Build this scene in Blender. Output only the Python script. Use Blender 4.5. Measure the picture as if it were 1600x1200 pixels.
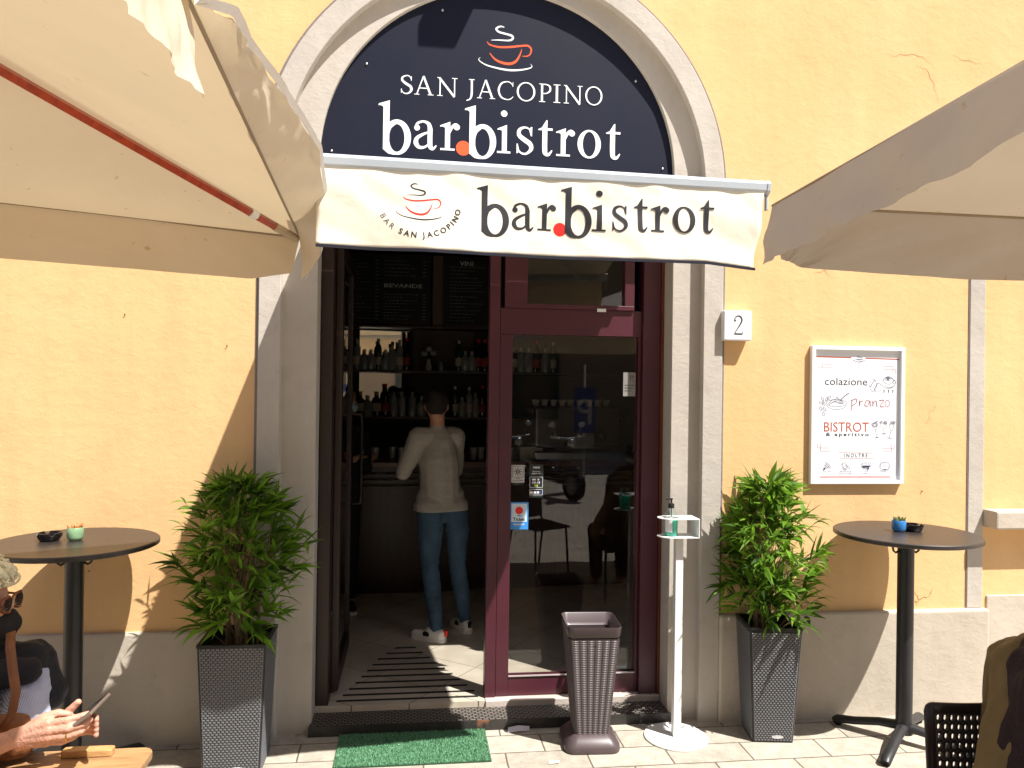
import bpy, bmesh, math, random
from mathutils import Vector, Matrix, Euler, noise
for _o in list(bpy.data.objects): bpy.data.objects.remove(_o)
scene = bpy.context.scene
COL = scene.collection
R = math.radians
PI = math.pi
# ------------------------------------------------------------------ camera
cam_d = bpy.data.cameras.new('camera'); cam = bpy.data.objects.new('camera', cam_d); COL.objects.link(cam)
cam_d.sensor_fit = 'HORIZONTAL'; cam_d.sensor_width = 36.0; cam_d.lens = 1222.42/1600*36.0
cam_d.clip_start = 0.05; cam_d.clip_end = 2000
CAMY = -4.0929
def cam_axes(yaw, pitch, roll):
    f = Vector((math.sin(yaw)*math.cos(pitch), math.cos(yaw)*math.cos(pitch), math.sin(pitch)))
    r = Vector((math.cos(yaw), -math.sin(yaw), 0)); u = r.cross(f)
    return r*math.cos(roll)+u*math.sin(roll), -r*math.sin(roll)+u*math.cos(roll), f
_r, _u, _f = cam_axes(0.12643, 0.00331, 0.01408)
cam.matrix_world = Matrix(((_r.x, _u.x, -_f.x, 0), (_r.y, _u.y, -_f.y, CAMY), (_r.z, _u.z, -_f.z, 1.8), (0, 0, 0, 1)))
scene.camera = cam
# ------------------------------------------------------------------ light
SUN_TO = Vector((1.0, -1.0, 2.25)).normalized()
w = bpy.data.worlds.new('World'); scene.world = w; w.use_nodes = True
wn = w.node_tree.nodes; wl = w.node_tree.links
bg = wn['Background']; sky = wn.new('ShaderNodeTexSky'); sky.sky_type = 'NISHITA'; sky.sun_disc = False
sky.sun_elevation = math.asin(SUN_TO.z); sky.sun_rotation = R(135)
wl.new(sky.outputs[0], bg.inputs[0]); bg.inputs[1].default_value = 0.085
sd = bpy.data.lights.new('sun', 'SUN'); sd.energy = 5.0; sd.angle = R(0.5); sd.color = (1.0, 0.965, 0.905)
so = bpy.data.objects.new('sun', sd); COL.objects.link(so)
so.rotation_euler = (-SUN_TO).to_track_quat('-Z', 'Y').to_euler(); so.location = (4, -6, 9)
scene.view_settings.view_transform = 'Standard'; scene.view_settings.look = 'None'
scene.view_settings.exposure = 0.86; scene.view_settings.gamma = 1.0
scene.render.engine = 'CYCLES'
scene.cycles.max_bounces = 8; scene.cycles.transparent_max_bounces = 12
scene.cycles.use_denoising = True
# ------------------------------------------------------------------ helpers
def tag(o, label=None, cat=None, group=None, kind=None):
    if label: o['label'] = label
    if cat: o['category'] = cat
    if group: o['group'] = group
    if kind: o['kind'] = kind
    return o
def thing(name, label, cat, loc=(0, 0, 0), rz=0.0, group=None):
    o = bpy.data.objects.new(name, None); COL.objects.link(o)
    o.location = loc; o.rotation_euler = (0, 0, rz); o.empty_display_size = 0.1
    return tag(o, label, cat, group)
def copy_thing(o, loc, label, rz=None):
    def rec(a, par):
        c = a.copy(); COL.objects.link(c)
        if par is not None: c.parent = par
        for ch in [k for k in a.children]: rec(ch, c)
        return c
    c = rec(o, None); c.location = loc
    if rz is not None: c.rotation_euler = (0, 0, rz)
    c['label'] = label
    return c
class MB:
    def __init__(s): s.v = []; s.f = []; s.k = 0
    def add(s, vs, fs):
        b = len(s.v); s.v += [tuple(x) for x in vs]; s.f += [tuple(i+b for i in f) for f in fs]; return s
    def box(s, x0, y0, z0, x1, y1, z1):
        return s.add([(x0,y0,z0),(x1,y0,z0),(x1,y1,z0),(x0,y1,z0),(x0,y0,z1),(x1,y0,z1),(x1,y1,z1),(x0,y1,z1)],
                     [(0,3,2,1),(4,5,6,7),(0,1,5,4),(1,2,6,5),(2,3,7,6),(3,0,4,7)])
    def obox(s, c, sz, rot=(0,0,0)):
        m = Euler(rot).to_matrix(); c = Vector(c); hx, hy, hz = sz[0]/2, sz[1]/2, sz[2]/2
        vs = [c+m@Vector(q) for q in [(-hx,-hy,-hz),(hx,-hy,-hz),(hx,hy,-hz),(-hx,hy,-hz),(-hx,-hy,hz),(hx,-hy,hz),(hx,hy,hz),(-hx,hy,hz)]]
        return s.add(vs, [(0,3,2,1),(4,5,6,7),(0,1,5,4),(1,2,6,5),(2,3,7,6),(3,0,4,7)])
    def rings(s, rings, caps=True, closed=True):
        n = len(rings[0]); vs = [p for r in rings for p in r]; fs = []
        for i in range(len(rings)-1):
            for j in range(n if closed else n-1):
                a = i*n+j; b = i*n+(j+1) % n; fs.append((a, b, b+n, a+n))
        if caps: fs.append(tuple(range(n-1, -1, -1))); fs.append(tuple((len(rings)-1)*n+j for j in range(n)))
        return s.add(vs, fs)
    def lathe(s, prof, c=(0,0,0), n=32, caps=True, sy=1.0):
        return s.rings([[(c[0]+r*math.cos(2*PI*j/n), c[1]+sy*r*math.sin(2*PI*j/n), c[2]+z) for j in range(n)] for r, z in prof], caps)
    def tube(s, pts, rad, n=8, caps=True, flat=1.0):
        pts = [Vector(p) for p in pts]; rs = rad if isinstance(rad, (list, tuple)) else [rad]*len(pts)
        rg = []; up = None
        for i, p in enumerate(pts):
            t = (pts[min(i+1, len(pts)-1)]-pts[max(i-1, 0)]).normalized()
            if up is None:
                up = Vector((0,0,1)) if abs(t.z) < .9 else Vector((0,1,0))
            a = t.cross(up).normalized(); b = a.cross(t).normalized(); up = b
            rg.append([p+(a*math.cos(2*PI*j/n)+b*math.sin(2*PI*j/n)*flat)*rs[i] for j in range(n)])
        return s.rings(rg, caps)
    def ell(s, c, r, n=16, m=10, rot=(0,0,0)):
        M3 = Euler(rot).to_matrix(); c = Vector(c); rg = []
        for i in range(1, m):
            th = PI*i/m
            rg.append([c+M3@Vector((r[0]*math.sin(th)*math.cos(2*PI*j/n), r[1]*math.sin(th)*math.sin(2*PI*j/n), -r[2]*math.cos(th))) for j in range(n)])
        return s.rings(rg, True)
    def cap(s, p0, r0, p1, r1, n=14):
        p0 = Vector(p0); p1 = Vector(p1); t = (p1-p0)
        if t.length < 1e-6: return s.ell(p0, (r0,)*3, n)
        t.normalize(); up = Vector((0,0,1)) if abs(t.z) < .9 else Vector((0,1,0))
        a = t.cross(up).normalized(); b = a.cross(t).normalized(); rg = []
        for k in range(1, 5):
            an = PI/2*(1-k/4); rg.append([p0-t*r0*math.sin(an)+(a*math.cos(2*PI*j/n)+b*math.sin(2*PI*j/n))*r0*max(.05, math.cos(an)) for j in range(n)])
        for k in range(0, 4):
            an = PI/2*k/4; rg.append([p1+t*r1*math.sin(an)+(a*math.cos(2*PI*j/n)+b*math.sin(2*PI*j/n))*r1*math.cos(an) for j in range(n)])
        return s.rings(rg, True)
    def build(s, name, mat=None, parent=None, smooth=False, bevel=0, seg=2, solid=0, weld=False, angle=35, mat2=None, split=0):
        me = bpy.data.meshes.new(name); me.from_pydata(s.v, [], s.f)
        bm = bmesh.new(); bm.from_mesh(me)
        if weld: bmesh.ops.remove_doubles(bm, verts=bm.verts, dist=1e-4)
        bmesh.ops.recalc_face_normals(bm, faces=bm.faces); bm.to_mesh(me); bm.free()
        o = bpy.data.objects.new(name, me); COL.objects.link(o)
        if mat: me.materials.append(mat)
        if mat2:
            me.materials.append(mat2); me.polygons.foreach_set('material_index', [1 if i >= split else 0 for i in range(len(me.polygons))])
        if parent is not None: o.parent = parent
        if smooth:
            me.polygons.foreach_set('use_smooth', [True]*len(me.polygons))
            try: me.set_sharp_from_angle(angle=R(angle))
            except Exception: pass
        if solid:
            m = o.modifiers.new('s', 'SOLIDIFY'); m.thickness = solid; m.offset = 0
        if bevel:
            m = o.modifiers.new('b', 'BEVEL'); m.width = bevel; m.segments = seg; m.limit_method = 'ANGLE'; m.angle_limit = R(40)
        return o
def woven(mb, wb, wt, z0, z1, n, row, h, stagger, gap, flat=2, gapx=None):
    """rows of raised plaited cells on the four sides of a tapered square pot"""
    gapx = gap if gapx is None else gapx; nr = int((z1-z0)/row); us = (-1,-.72,0,.72,1); vs_ = (-1,0,1)
    for side in range(4):
        ca, sa = math.cos(side*PI/2), math.sin(side*PI/2)
        for k in range(nr):
            z = z0+row*(k+.5); W = wb+(wt-wb)*(z-z0)/(z1-z0); D = W/2; inner = W-.016; pit = inner/n; off = .5 if (stagger and k % 2) else 0
            for c in range(n+(1 if off else 0)):
                xa = max(-inner/2, -inner/2+pit*(c-off))+gapx/2; xb = min(inner/2, -inner/2+pit*(c+1-off))-gapx/2
                if xb-xa < .003: continue
                cx, hx, hz = (xa+xb)/2, (xb-xa)/2, (row-gap*.8)/2; pts = []
                for u in us:
                    for v in vs_:
                        o = D-.0008+h*(1-abs(u)**flat)*(1-.75*v*v); x = cx+hx*u; y = -o; pts.append((x*ca-y*sa, x*sa+y*ca, z+hz*v))
                mb.add(pts, [(3*i+j, 3*i+3+j, 3*i+4+j, 3*i+1+j) for i in range(4) for j in range(2)])
def blob(name, shapes, mat, parent, voxel=.006, smooth=4, disp=None, zmin=None):
    """one continuous skin out of overlapping tapered limbs"""
    mb = MB()
    for q in shapes:
        if q[0] == 'c': mb.cap(*q[1:])
        else: mb.ell(*q[1:])
    me = bpy.data.meshes.new(name); me.from_pydata(mb.v, [], mb.f)
    bm = bmesh.new(); bm.from_mesh(me); bmesh.ops.recalc_face_normals(bm, faces=bm.faces); bm.to_mesh(me); bm.free()
    t = bpy.data.objects.new('tmp', me); COL.objects.link(t)
    m = t.modifiers.new('r', 'REMESH'); m.mode = 'VOXEL'; m.voxel_size = voxel
    if smooth: m = t.modifiers.new('s', 'SMOOTH'); m.factor = .5; m.iterations = smooth
    dg = bpy.context.evaluated_depsgraph_get(); dg.update()
    m2 = bpy.data.meshes.new_from_object(t.evaluated_get(dg)); m2.name = name
    bpy.data.objects.remove(t); bpy.data.meshes.remove(me)
    if disp:
        nn = [v.normal.copy() for v in m2.vertices]
        for v, nv in zip(m2.vertices, nn): v.co += nv*disp(v.co)
    if zmin is not None:
        for v in m2.vertices:
            if v.co.z < zmin: v.co.z = zmin+(v.co.z-zmin)*.04
    m2.polygons.foreach_set('use_smooth', [True]*len(m2.polygons))
    m2.materials.clear(); m2.materials.append(mat)
    o = bpy.data.objects.new(name, m2); COL.objects.link(o); o.parent = parent
    return o
# ------------------------------------------------------------------ materials
def nodes(name):
    m = bpy.data.materials.new(name); m.use_nodes = True
    return m, m.node_tree.nodes, m.node_tree.links, m.node_tree.nodes['Principled BSDF']
def ramp(N, a, b, ca=(0,0,0,1), cb=(1,1,1,1)):
    r = N.new('ShaderNodeValToRGB'); r.color_ramp.elements[0].position = a; r.color_ramp.elements[1].position = b
    r.color_ramp.elements[0].color = ca; r.color_ramp.elements[1].color = cb; return r
def M(name, base, rough=.6, metal=0.0, var=.12, scale=6.0, bump=0.0, bscale=60.0, spec=.5, dirt=None, dscale=1.5, dlo=.5, dhi=.75, coat=0.0, stretch=None):
    m, N, L, P = nodes(name)
    P.inputs['Roughness'].default_value = rough; P.inputs['Metallic'].default_value = metal
    P.inputs['Specular IOR Level'].default_value = spec
    if coat: P.inputs['Coat Weight'].default_value = coat; P.inputs['Coat Roughness'].default_value = .08
    tc = N.new('ShaderNodeTexCoord'); src = tc.outputs['Object']
    if stretch:
        mp = N.new('ShaderNodeMapping'); mp.inputs['Scale'].default_value = stretch; L.new(src, mp.inputs[0]); src = mp.outputs[0]
    nz = N.new('ShaderNodeTexNoise'); nz.inputs['Scale'].default_value = scale; nz.inputs['Detail'].default_value = 6; L.new(src, nz.inputs['Vector'])
    b = Vector(base); lo = [max(0, c*(1-var)) for c in base]; hi = [min(1, c*(1+var)) for c in base]
    rp = ramp(N, .3, .7, (*lo, 1), (*hi, 1)); L.new(nz.outputs['Fac'], rp.inputs[0]); col = rp.outputs[0]
    if dirt:
        n2 = N.new('ShaderNodeTexNoise'); n2.inputs['Scale'].default_value = dscale; n2.inputs['Detail'].default_value = 8; n2.inputs['Roughness'].default_value = .65; L.new(src, n2.inputs['Vector'])
        r2 = ramp(N, dlo, dhi); L.new(n2.outputs['Fac'], r2.inputs[0])
        mx = N.new('ShaderNodeMixRGB'); mx.inputs[2].default_value = (*dirt, 1); L.new(r2.outputs[0], mx.inputs[0]); L.new(col, mx.inputs[1]); col = mx.outputs[0]
    L.new(col, P.inputs['Base Color'])
    if bump:
        n3 = N.new('ShaderNodeTexNoise'); n3.inputs['Scale'].default_value = bscale; n3.inputs['Detail'].default_value = 5; L.new(src, n3.inputs['Vector'])
        bp = N.new('ShaderNodeBump'); bp.inputs['Strength'].default_value = bump; bp.inputs['Distance'].default_value = .01
        L.new(n3.outputs['Fac'], bp.inputs['Height']); L.new(bp.outputs[0], P.inputs['Normal'])
    return m
def stucco(name, base, alt, stain, bump=.6, cracks=True):
    m, N, L, P = nodes(name); P.inputs['Roughness'].default_value = .92; P.inputs['Specular IOR Level'].default_value = .15
    tc = N.new('ShaderNodeTexCoord'); src = tc.outputs['Object']
    big = N.new('ShaderNodeTexNoise'); big.inputs['Scale'].default_value = .9; big.inputs['Detail'].default_value = 8; big.inputs['Roughness'].default_value = .6; L.new(src, big.inputs[0])
    rp = ramp(N, .35, .68, (*base, 1), (*alt, 1)); L.new(big.outputs['Fac'], rp.inputs[0])
    md = N.new('ShaderNodeTexNoise'); md.inputs['Scale'].default_value = 7; md.inputs['Detail'].default_value = 9; md.inputs['Roughness'].default_value = .7; L.new(src, md.inputs[0])
    r2 = ramp(N, .52, .78); L.new(md.outputs['Fac'], r2.inputs[0])
    sc = N.new('ShaderNodeMath'); sc.operation = 'MULTIPLY'; sc.inputs[1].default_value = .45; L.new(r2.outputs[0], sc.inputs[0])
    mx = N.new('ShaderNodeMixRGB'); mx.inputs[2].default_value = (*stain, 1); L.new(sc.outputs[0], mx.inputs[0]); L.new(rp.outputs[0], mx.inputs[1])
    rn = N.new('ShaderNodeMapping'); rn.inputs['Scale'].default_value = (5.5, 5.5, .35); L.new(src, rn.inputs[0])
    rs = N.new('ShaderNodeTexNoise'); rs.inputs['Scale'].default_value = 1.0; rs.inputs['Detail'].default_value = 7; rs.inputs['Roughness'].default_value = .7; L.new(rn.outputs[0], rs.inputs[0])
    rr = ramp(N, .38, .66, (.86,.85,.83,1), (1.03,1.03,1.03,1)); L.new(rs.outputs['Fac'], rr.inputs[0])
    ml = N.new('ShaderNodeMixRGB'); ml.blend_type = 'MULTIPLY'; ml.inputs[0].default_value = .35; L.new(mx.outputs[0], ml.inputs[1]); L.new(rr.outputs[0], ml.inputs[2]); mx = ml
    # trowel relief: coarse undulation, streaky tool marks, fine grain
    fine = N.new('ShaderNodeTexNoise'); fine.inputs['Scale'].default_value = 85; fine.inputs['Detail'].default_value = 4; L.new(src, fine.inputs[0])
    mp = N.new('ShaderNodeMapping'); mp.inputs['Scale'].default_value = (11, 11, 15); mp.inputs['Rotation'].default_value = (0, .7, 0); L.new(src, mp.inputs[0])
    st = N.new('ShaderNodeTexNoise'); st.inputs['Scale'].default_value = 1.6; st.inputs['Detail'].default_value = 9; st.inputs['Roughness'].default_value = .68; st.inputs['Distortion'].default_value = .35; L.new(mp.outputs[0], st.inputs[0])
    st2 = ramp(N, .42, .75); L.new(st.outputs['Fac'], st2.inputs[0])
    co = N.new('ShaderNodeTexNoise'); co.inputs['Scale'].default_value = 2.2; co.inputs['Detail'].default_value = 3; L.new(src, co.inputs[0])
    def madd(a, ka, b):
        q = N.new('ShaderNodeMath'); q.operation = 'MULTIPLY_ADD'; L.new(a, q.inputs[0]); q.inputs[1].default_value = ka
        if b is None: q.inputs[2].default_value = 0
        else: L.new(b, q.inputs[2])
        return q.outputs[0]
    h = madd(fine.outputs['Fac'], .07, None); h = madd(st2.outputs[0], .17, h); h = madd(co.outputs['Fac'], 1.6, h)
    col = mx.outputs[0]
    if cracks:
        wv = N.new('ShaderNodeTexNoise'); wv.inputs['Scale'].default_value = 3.5; wv.inputs['Detail'].default_value = 6; L.new(src, wv.inputs[0])
        mm = N.new('ShaderNodeMixRGB'); mm.blend_type = 'ADD'; mm.inputs[0].default_value = .35; L.new(src, mm.inputs[1]); L.new(wv.outputs['Color'], mm.inputs[2])
        vo = N.new('ShaderNodeTexVoronoi'); vo.feature = 'DISTANCE_TO_EDGE'; vo.inputs['Scale'].default_value = .75; L.new(mm.outputs[0], vo.inputs['Vector'])
        cr = ramp(N, .0, .0028, (1,1,1,1), (0,0,0,1)); L.new(vo.outputs['Distance'], cr.inputs[0])
        mk = N.new('ShaderNodeTexNoise'); mk.inputs['Scale'].default_value = 1.1; L.new(src, mk.inputs[0])
        mr = ramp(N, .60, .64); L.new(mk.outputs['Fac'], mr.inputs[0])
        mu = N.new('ShaderNodeMath'); mu.operation = 'MULTIPLY'; L.new(cr.outputs[0], mu.inputs[0]); L.new(mr.outputs[0], mu.inputs[1])
        mc = N.new('ShaderNodeMixRGB'); mc.inputs[2].default_value = (*[c*.6 for c in stain], 1); L.new(mu.outputs[0], mc.inputs[0]); L.new(col, mc.inputs[1]); col = mc.outputs[0]
        h = madd(mu.outputs[0], -.4, h)
    L.new(col, P.inputs['Base Color'])
    bp = N.new('ShaderNodeBump'); bp.inputs['Strength'].default_value = bump; bp.inputs['Distance'].default_value = .012
    L.new(h, bp.inputs['Height']); L.new(bp.outputs[0], P.inputs['Normal'])
    return m
def cloth(name, col, trans=.35, tcol=None, bump=.25, weave=900, spots=None, tmix=None):
    m, N, L, P = nodes(name); P.inputs['Roughness'].default_value = .85; P.inputs['Specular IOR Level'].default_value = .15
    tc = N.new('ShaderNodeTexCoord'); n = N.new('ShaderNodeTexNoise'); n.inputs['Scale'].default_value = 3; n.inputs['Detail'].default_value = 8; L.new(tc.outputs['Object'], n.inputs[0])
    rp = ramp(N, .3, .75, (*[c*.93 for c in col], 1), (*[min(1, c*1.05) for c in col], 1)); L.new(n.outputs['Fac'], rp.inputs[0]); c = rp.outputs[0]
    if spots:
        vn = N.new('ShaderNodeTexNoise'); vn.inputs['Scale'].default_value = 26; vn.inputs['Detail'].default_value = 3; L.new(tc.outputs['Object'], vn.inputs[0])
        vr = ramp(N, .70, .76); L.new(vn.outputs['Fac'], vr.inputs[0]); mx = N.new('ShaderNodeMixRGB'); mx.inputs[2].default_value = (*spots, 1); L.new(vr.outputs[0], mx.inputs[0]); L.new(c, mx.inputs[1]); c = mx.outputs[0]
    L.new(c, P.inputs['Base Color'])
    n2 = N.new('ShaderNodeTexNoise'); n2.inputs['Scale'].default_value = 14; n2.inputs['Detail'].default_value = 6; L.new(tc.outputs['Object'], n2.inputs[0])
    bp = N.new('ShaderNodeBump'); bp.inputs['Strength'].default_value = bump; bp.inputs['Distance'].default_value = .01; L.new(n2.outputs['Fac'], bp.inputs['Height']); L.new(bp.outputs[0], P.inputs['Normal'])
    if trans:
        tr = N.new('ShaderNodeBsdfTranslucent'); tr.inputs[0].default_value = (*(tcol or col), 1)
        ms = N.new('ShaderNodeMixShader'); ms.inputs[0].default_value = trans; out = N['Material Output']
        L.new(P.outputs[0], ms.inputs[1]); L.new(tr.outputs[0], ms.inputs[2]); L.new(ms.outputs[0], out.inputs[0])
    return m
def glass(name, tint=(.92,.95,.94), ior=1.5, k=1.0):
    m, N, L, P = nodes(name); N.remove(P); out = N['Material Output']
    tr = N.new('ShaderNodeBsdfTransparent'); tr.inputs[0].default_value = (*tint, 1)
    gl = N.new('ShaderNodeBsdfGlossy'); gl.inputs['Roughness'].default_value = .0
    ge = N.new('ShaderNodeNewGeometry'); mi = N.new('ShaderNodeMix'); mi.inputs['A'].default_value = ior; mi.inputs['B'].default_value = 1/ior
    L.new(ge.outputs['Backfacing'], mi.inputs['Factor']); fr = N.new('ShaderNodeFresnel'); L.new(mi.outputs[0], fr.inputs['IOR'])
    mu = N.new('ShaderNodeMath'); mu.operation = 'MULTIPLY'; mu.inputs[1].default_value = k; L.new(fr.outputs[0], mu.inputs[0])
    ms = N.new('ShaderNodeMixShader'); L.new(mu.outputs[0], ms.inputs[0]); L.new(tr.outputs[0], ms.inputs[1]); L.new(gl.outputs[0], ms.inputs[2]); L.new(ms.outputs[0], out.inputs[0])
    return m
def weave(name, c1, c2, bw, rh, gap, rough=.45, dist=.004, axes='xz', strength=1.0, spec=.5, smooth=.25, off=.5):
    m, N, L, P = nodes(name); P.inputs['Roughness'].default_value = rough; P.inputs['Specular IOR Level'].default_value = spec
    tc = N.new('ShaderNodeTexCoord'); sp = N.new('ShaderNodeSeparateXYZ'); L.new(tc.outputs['Object'], sp.inputs[0])
    cb = N.new('ShaderNodeCombineXYZ')
    if axes == 'xz':
        ad = N.new('ShaderNodeMath'); ad.operation = 'ADD'; L.new(sp.outputs[0], ad.inputs[0]); L.new(sp.outputs[1], ad.inputs[1]); L.new(ad.outputs[0], cb.inputs[0]); L.new(sp.outputs[2], cb.inputs[1])
    else: L.new(sp.outputs[0], cb.inputs[0]); L.new(sp.outputs[1], cb.inputs[1])
    br = N.new('ShaderNodeTexBrick'); br.inputs['Scale'].default_value = 1; br.inputs['Brick Width'].default_value = bw; br.inputs['Row Height'].default_value = rh
    br.inputs['Mortar Size'].default_value = gap; br.inputs['Mortar Smooth'].default_value = smooth; br.offset = off
    br.inputs['Color1'].default_value = (*c1, 1); br.inputs['Color2'].default_value = (*[x*.8 for x in c1], 1); br.inputs['Mortar'].default_value = (*c2, 1)
    L.new(cb.outputs[0], br.inputs[0]); L.new(br.outputs[0], P.inputs['Base Color'])
    iv = N.new('ShaderNodeMath'); iv.operation = 'SUBTRACT'; iv.inputs[0].default_value = 1; L.new(br.outputs['Fac'], iv.inputs[1])
    bp = N.new('ShaderNodeBump'); bp.inputs['Strength'].default_value = strength; bp.inputs['Distance'].default_value = dist; L.new(iv.outputs[0], bp.inputs['Height']); L.new(bp.outputs[0], P.inputs['Normal'])
    return m
# ------------------------------------------------------------------ lettering: flat strips in a 2-D sheet, then mapped to a surface
class Ink:
    def __init__(s): s.v = []; s.f = []; s.k = 0
    def quad(s, vs, fs):
        b = len(s.v); s.v += [(x, y, s.k) for x, y in vs]; s.f += [tuple(i+b for i in f) for f in fs]; s.k += 1
    def stroke(s, pts, w, n=6, closed=False):
        ws = w if isinstance(w, (list, tuple)) else [w]*len(pts)
        P = [Vector(p) for p in pts]; out = []; wo = []
        m = len(P)
        if m == 2: n = 4
        for i in range(m-1):
            p0 = P[max(i-1, 0)]; p1 = P[i]; p2 = P[i+1]; p3 = P[min(i+2, m-1)]
            for k in range(n):
                t = k/n
                out.append(.5*((2*p1)+(p2-p0)*t+(2*p0-5*p1+4*p2-p3)*t*t+(3*p1-p0-3*p2+p3)*t**3)); wo.append(ws[i]*(1-t)+ws[i+1]*t)
        out.append(P[-1]); wo.append(ws[-1]); vs = []
        for i, p in enumerate(out):
            t = out[min(i+1, len(out)-1)]-out[max(i-1, 0)]; t = t.normalized() if t.length > 1e-9 else Vector((1, 0)); nn = Vector((-t.y, t.x))*wo[i]/2
            vs += [(p.x+nn.x, p.y+nn.y), (p.x-nn.x, p.y-nn.y)]
        s.quad(vs, [(2*i, 2*i+1, 2*i+3, 2*i+2) for i in range(len(out)-1)])
    def line(s, pts, w):
        for a, b in zip(pts[:-1], pts[1:]): s.stroke([a, b], w)
    def disk(s, cx, cy, rx, ry=None, n=20):
        ry = ry or rx; s.quad([(cx, cy)]+[(cx+rx*math.cos(2*PI*i/n), cy+ry*math.sin(2*PI*i/n)) for i in range(n)], [(0, 1+i, 1+(i+1) % n) for i in range(n)])
    def ring(s, cx, cy, rx, ry, ix, iy, jx, jy, n=36):
        vs = []
        for i in range(n):
            a = 2*PI*i/n; vs += [(cx+rx*math.cos(a), cy+ry*math.sin(a)), (ix+jx*math.cos(a), iy+jy*math.sin(a))]
        s.quad(vs, [(2*i, 2*((i+1) % n), 2*((i+1) % n)+1, 2*i+1) for i in range(n)])
    def poly(s, pts): s.quad(pts, [tuple(range(len(pts)))])
    def put(s, o, x, y, sx, sy=None, rot=0.0, cx=0, cy=0):
        sy = sx if sy is None else sy; c, q = math.cos(rot), math.sin(rot); b = len(s.v); k0 = s.k
        for vx, vy, k in o.v:
            X = (vx-cx)*sx; Y = (vy-cy)*sy; s.v.append((x+X*c-Y*q, y+X*q+Y*c, k0+k))
        s.f += [tuple(i+b for i in f) for f in o.f]; s.k += o.k+1; return s
    def build(s, name, mat, parent, fn, step=.00005):
        me = bpy.data.meshes.new(name); me.from_pydata([tuple(fn(x, y, k*step)) for x, y, k in s.v], [], s.f)
        me.materials.append(mat); o = bpy.data.objects.new(name, me); COL.objects.link(o); o.parent = parent; return o
def sans(txt, size=1.0, align='LEFT', spacing=1.0, bold=0.0):
    cu = bpy.data.curves.new('t', 'FONT'); cu.body = txt; cu.size = size; cu.align_x = align; cu.space_character = spacing; cu.resolution_u = 3
    cu.offset = bold
    o = bpy.data.objects.new('t', cu); COL.objects.link(o); dg = bpy.context.evaluated_depsgraph_get(); dg.update()
    me = bpy.data.meshes.new_from_object(o.evaluated_get(dg)); k = Ink()
    k.v = [(v.co.x, v.co.y, 0) for v in me.vertices]; k.f = [tuple(p.vertices) for p in me.polygons]; k.k = 1
    bpy.data.objects.remove(o); bpy.data.curves.remove(cu); bpy.data.meshes.remove(me); return k
def fit(ink, x0, x1, y0=None, y1=None):
    """return a copy scaled so its box is x0..x1 (and y0..y1)"""
    xs = [v[0] for v in ink.v]; ys = [v[1] for v in ink.v]; sx = (x1-x0)/(max(xs)-min(xs)); sy = sx if y1 is None else (y1-y0)/(max(ys)-min(ys))
    o = Ink(); o.put(ink, x0, y0 if y0 is not None else 0, sx, sy, 0, min(xs), min(ys) if y0 is not None else 0); return o
# serif lower case, x-height 1, baseline 0, pen box 0..w
def g_b():
    k = Ink(); k.stroke([(.285, 1.5), (.285, .7), (.285, -.03)], .215, 8); k.poly([(0, 1.47), (.02, 1.53), (.395, 1.66), (.395, 1.45), (.18, 1.42), (.10, 1.47)])
    k.poly([(.178, 0), (.395, 0), (.395, -.03), (.30, -.16), (.178, -.07)])
    k.ring(.665, .375, .485, .625, .655, .345, .27, .49); k.stroke([(.37, .62), (.45, .76), (.58, .86)], [.06, .12, .1]); k.stroke([(.24, -.05), (.4, -.16), (.6, -.215)], [.1, .13, .08]); return k, 1.15
def g_a():
    k = Ink(); k.stroke([(.09, .75), (.13, .9), (.33, .98), (.52, .9), (.575, .72)], [.1, .09, .07, .13, .17]); k.disk(.115, .745, .1)
    k.stroke([(.575, .74), (.575, .25), (.60, .08), (.69, .03), (.80, .15)], [.17, .17, .16, .10, .035])
    k.stroke([(.56, .62), (.34, .53), (.12, .38), (.085, .2), (.2, .06), (.4, .08), (.56, .22)], [.05, .09, .13, .17, .12, .08, .05]); return k, .82
def g_r():
    k = Ink(); k.stroke([(.27, .9), (.27, .45), (.27, .02)], .175); k.stroke([(.02, .035), (.52, .035)], .07); k.poly([(0, .83), (.02, .88), (.36, 1.02), (.36, .84), (.182, .8), (.1, .84)])
    k.stroke([(.34, .62), (.42, .82), (.53, .91), (.6, .88)], [.05, .1, .13, .14]); k.disk(.585, .84, .11); return k, .7
def g_i():
    k = Ink(); k.stroke([(.26, .9), (.26, .45), (.26, .02)], .175); k.stroke([(.0, .035), (.48, .035)], .07); k.poly([(0, .83), (.02, .88), (.347, 1.02), (.347, .84), (.172, .8), (.1, .84)]); k.disk(.24, 1.42, .115); return k, .47
def g_s():
    k = Ink(); k.stroke([(.56, .73), (.47, .91), (.3, .965), (.12, .87), (.11, .68), (.3, .52), (.5, .38), (.545, .2), (.4, .04), (.24, .02), (.1, .12), (.05, .34)], [.03, .05, .07, .12, .15, .17, .17, .14, .08, .07, .05, .03])
    k.poly([(.53, .66), (.57, .66), (.58, .99), (.53, .99), (.46, .9)]); k.poly([(.02, .02), (.06, .03), (.12, .1), (.06, .37), (.02, .37)]); return k, .63
def g_t():
    k = Ink(); k.stroke([(.25, 1.0), (.25, .22), (.29, .06), (.4, .035), (.52, .19)], [.18, .18, .16, .1, .035]); k.poly([(.0, .93), (.14, 1.0), (.30, 1.27), (.34, 1.27), (.34, .9), (.02, .9)]); k.stroke([(.3, .94), (.53, .94)], .085); return k, .54
def g_o():
    k = Ink(); k.ring(.44, .485, .44, .52, .44, .485, .245, .45); return k, .88
G = dict(b=g_b, a=g_a, r=g_r, i=g_i, s=g_s, t=g_t, o=g_o)
def wordmark(items, base, xh):
    k = Ink()
    for ch, x0, x1 in items:
        g, wd = G[ch](); k.put(g, x0, base(x0) if callable(base) else base, (x1-x0)/wd, xh)
    return k
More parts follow.
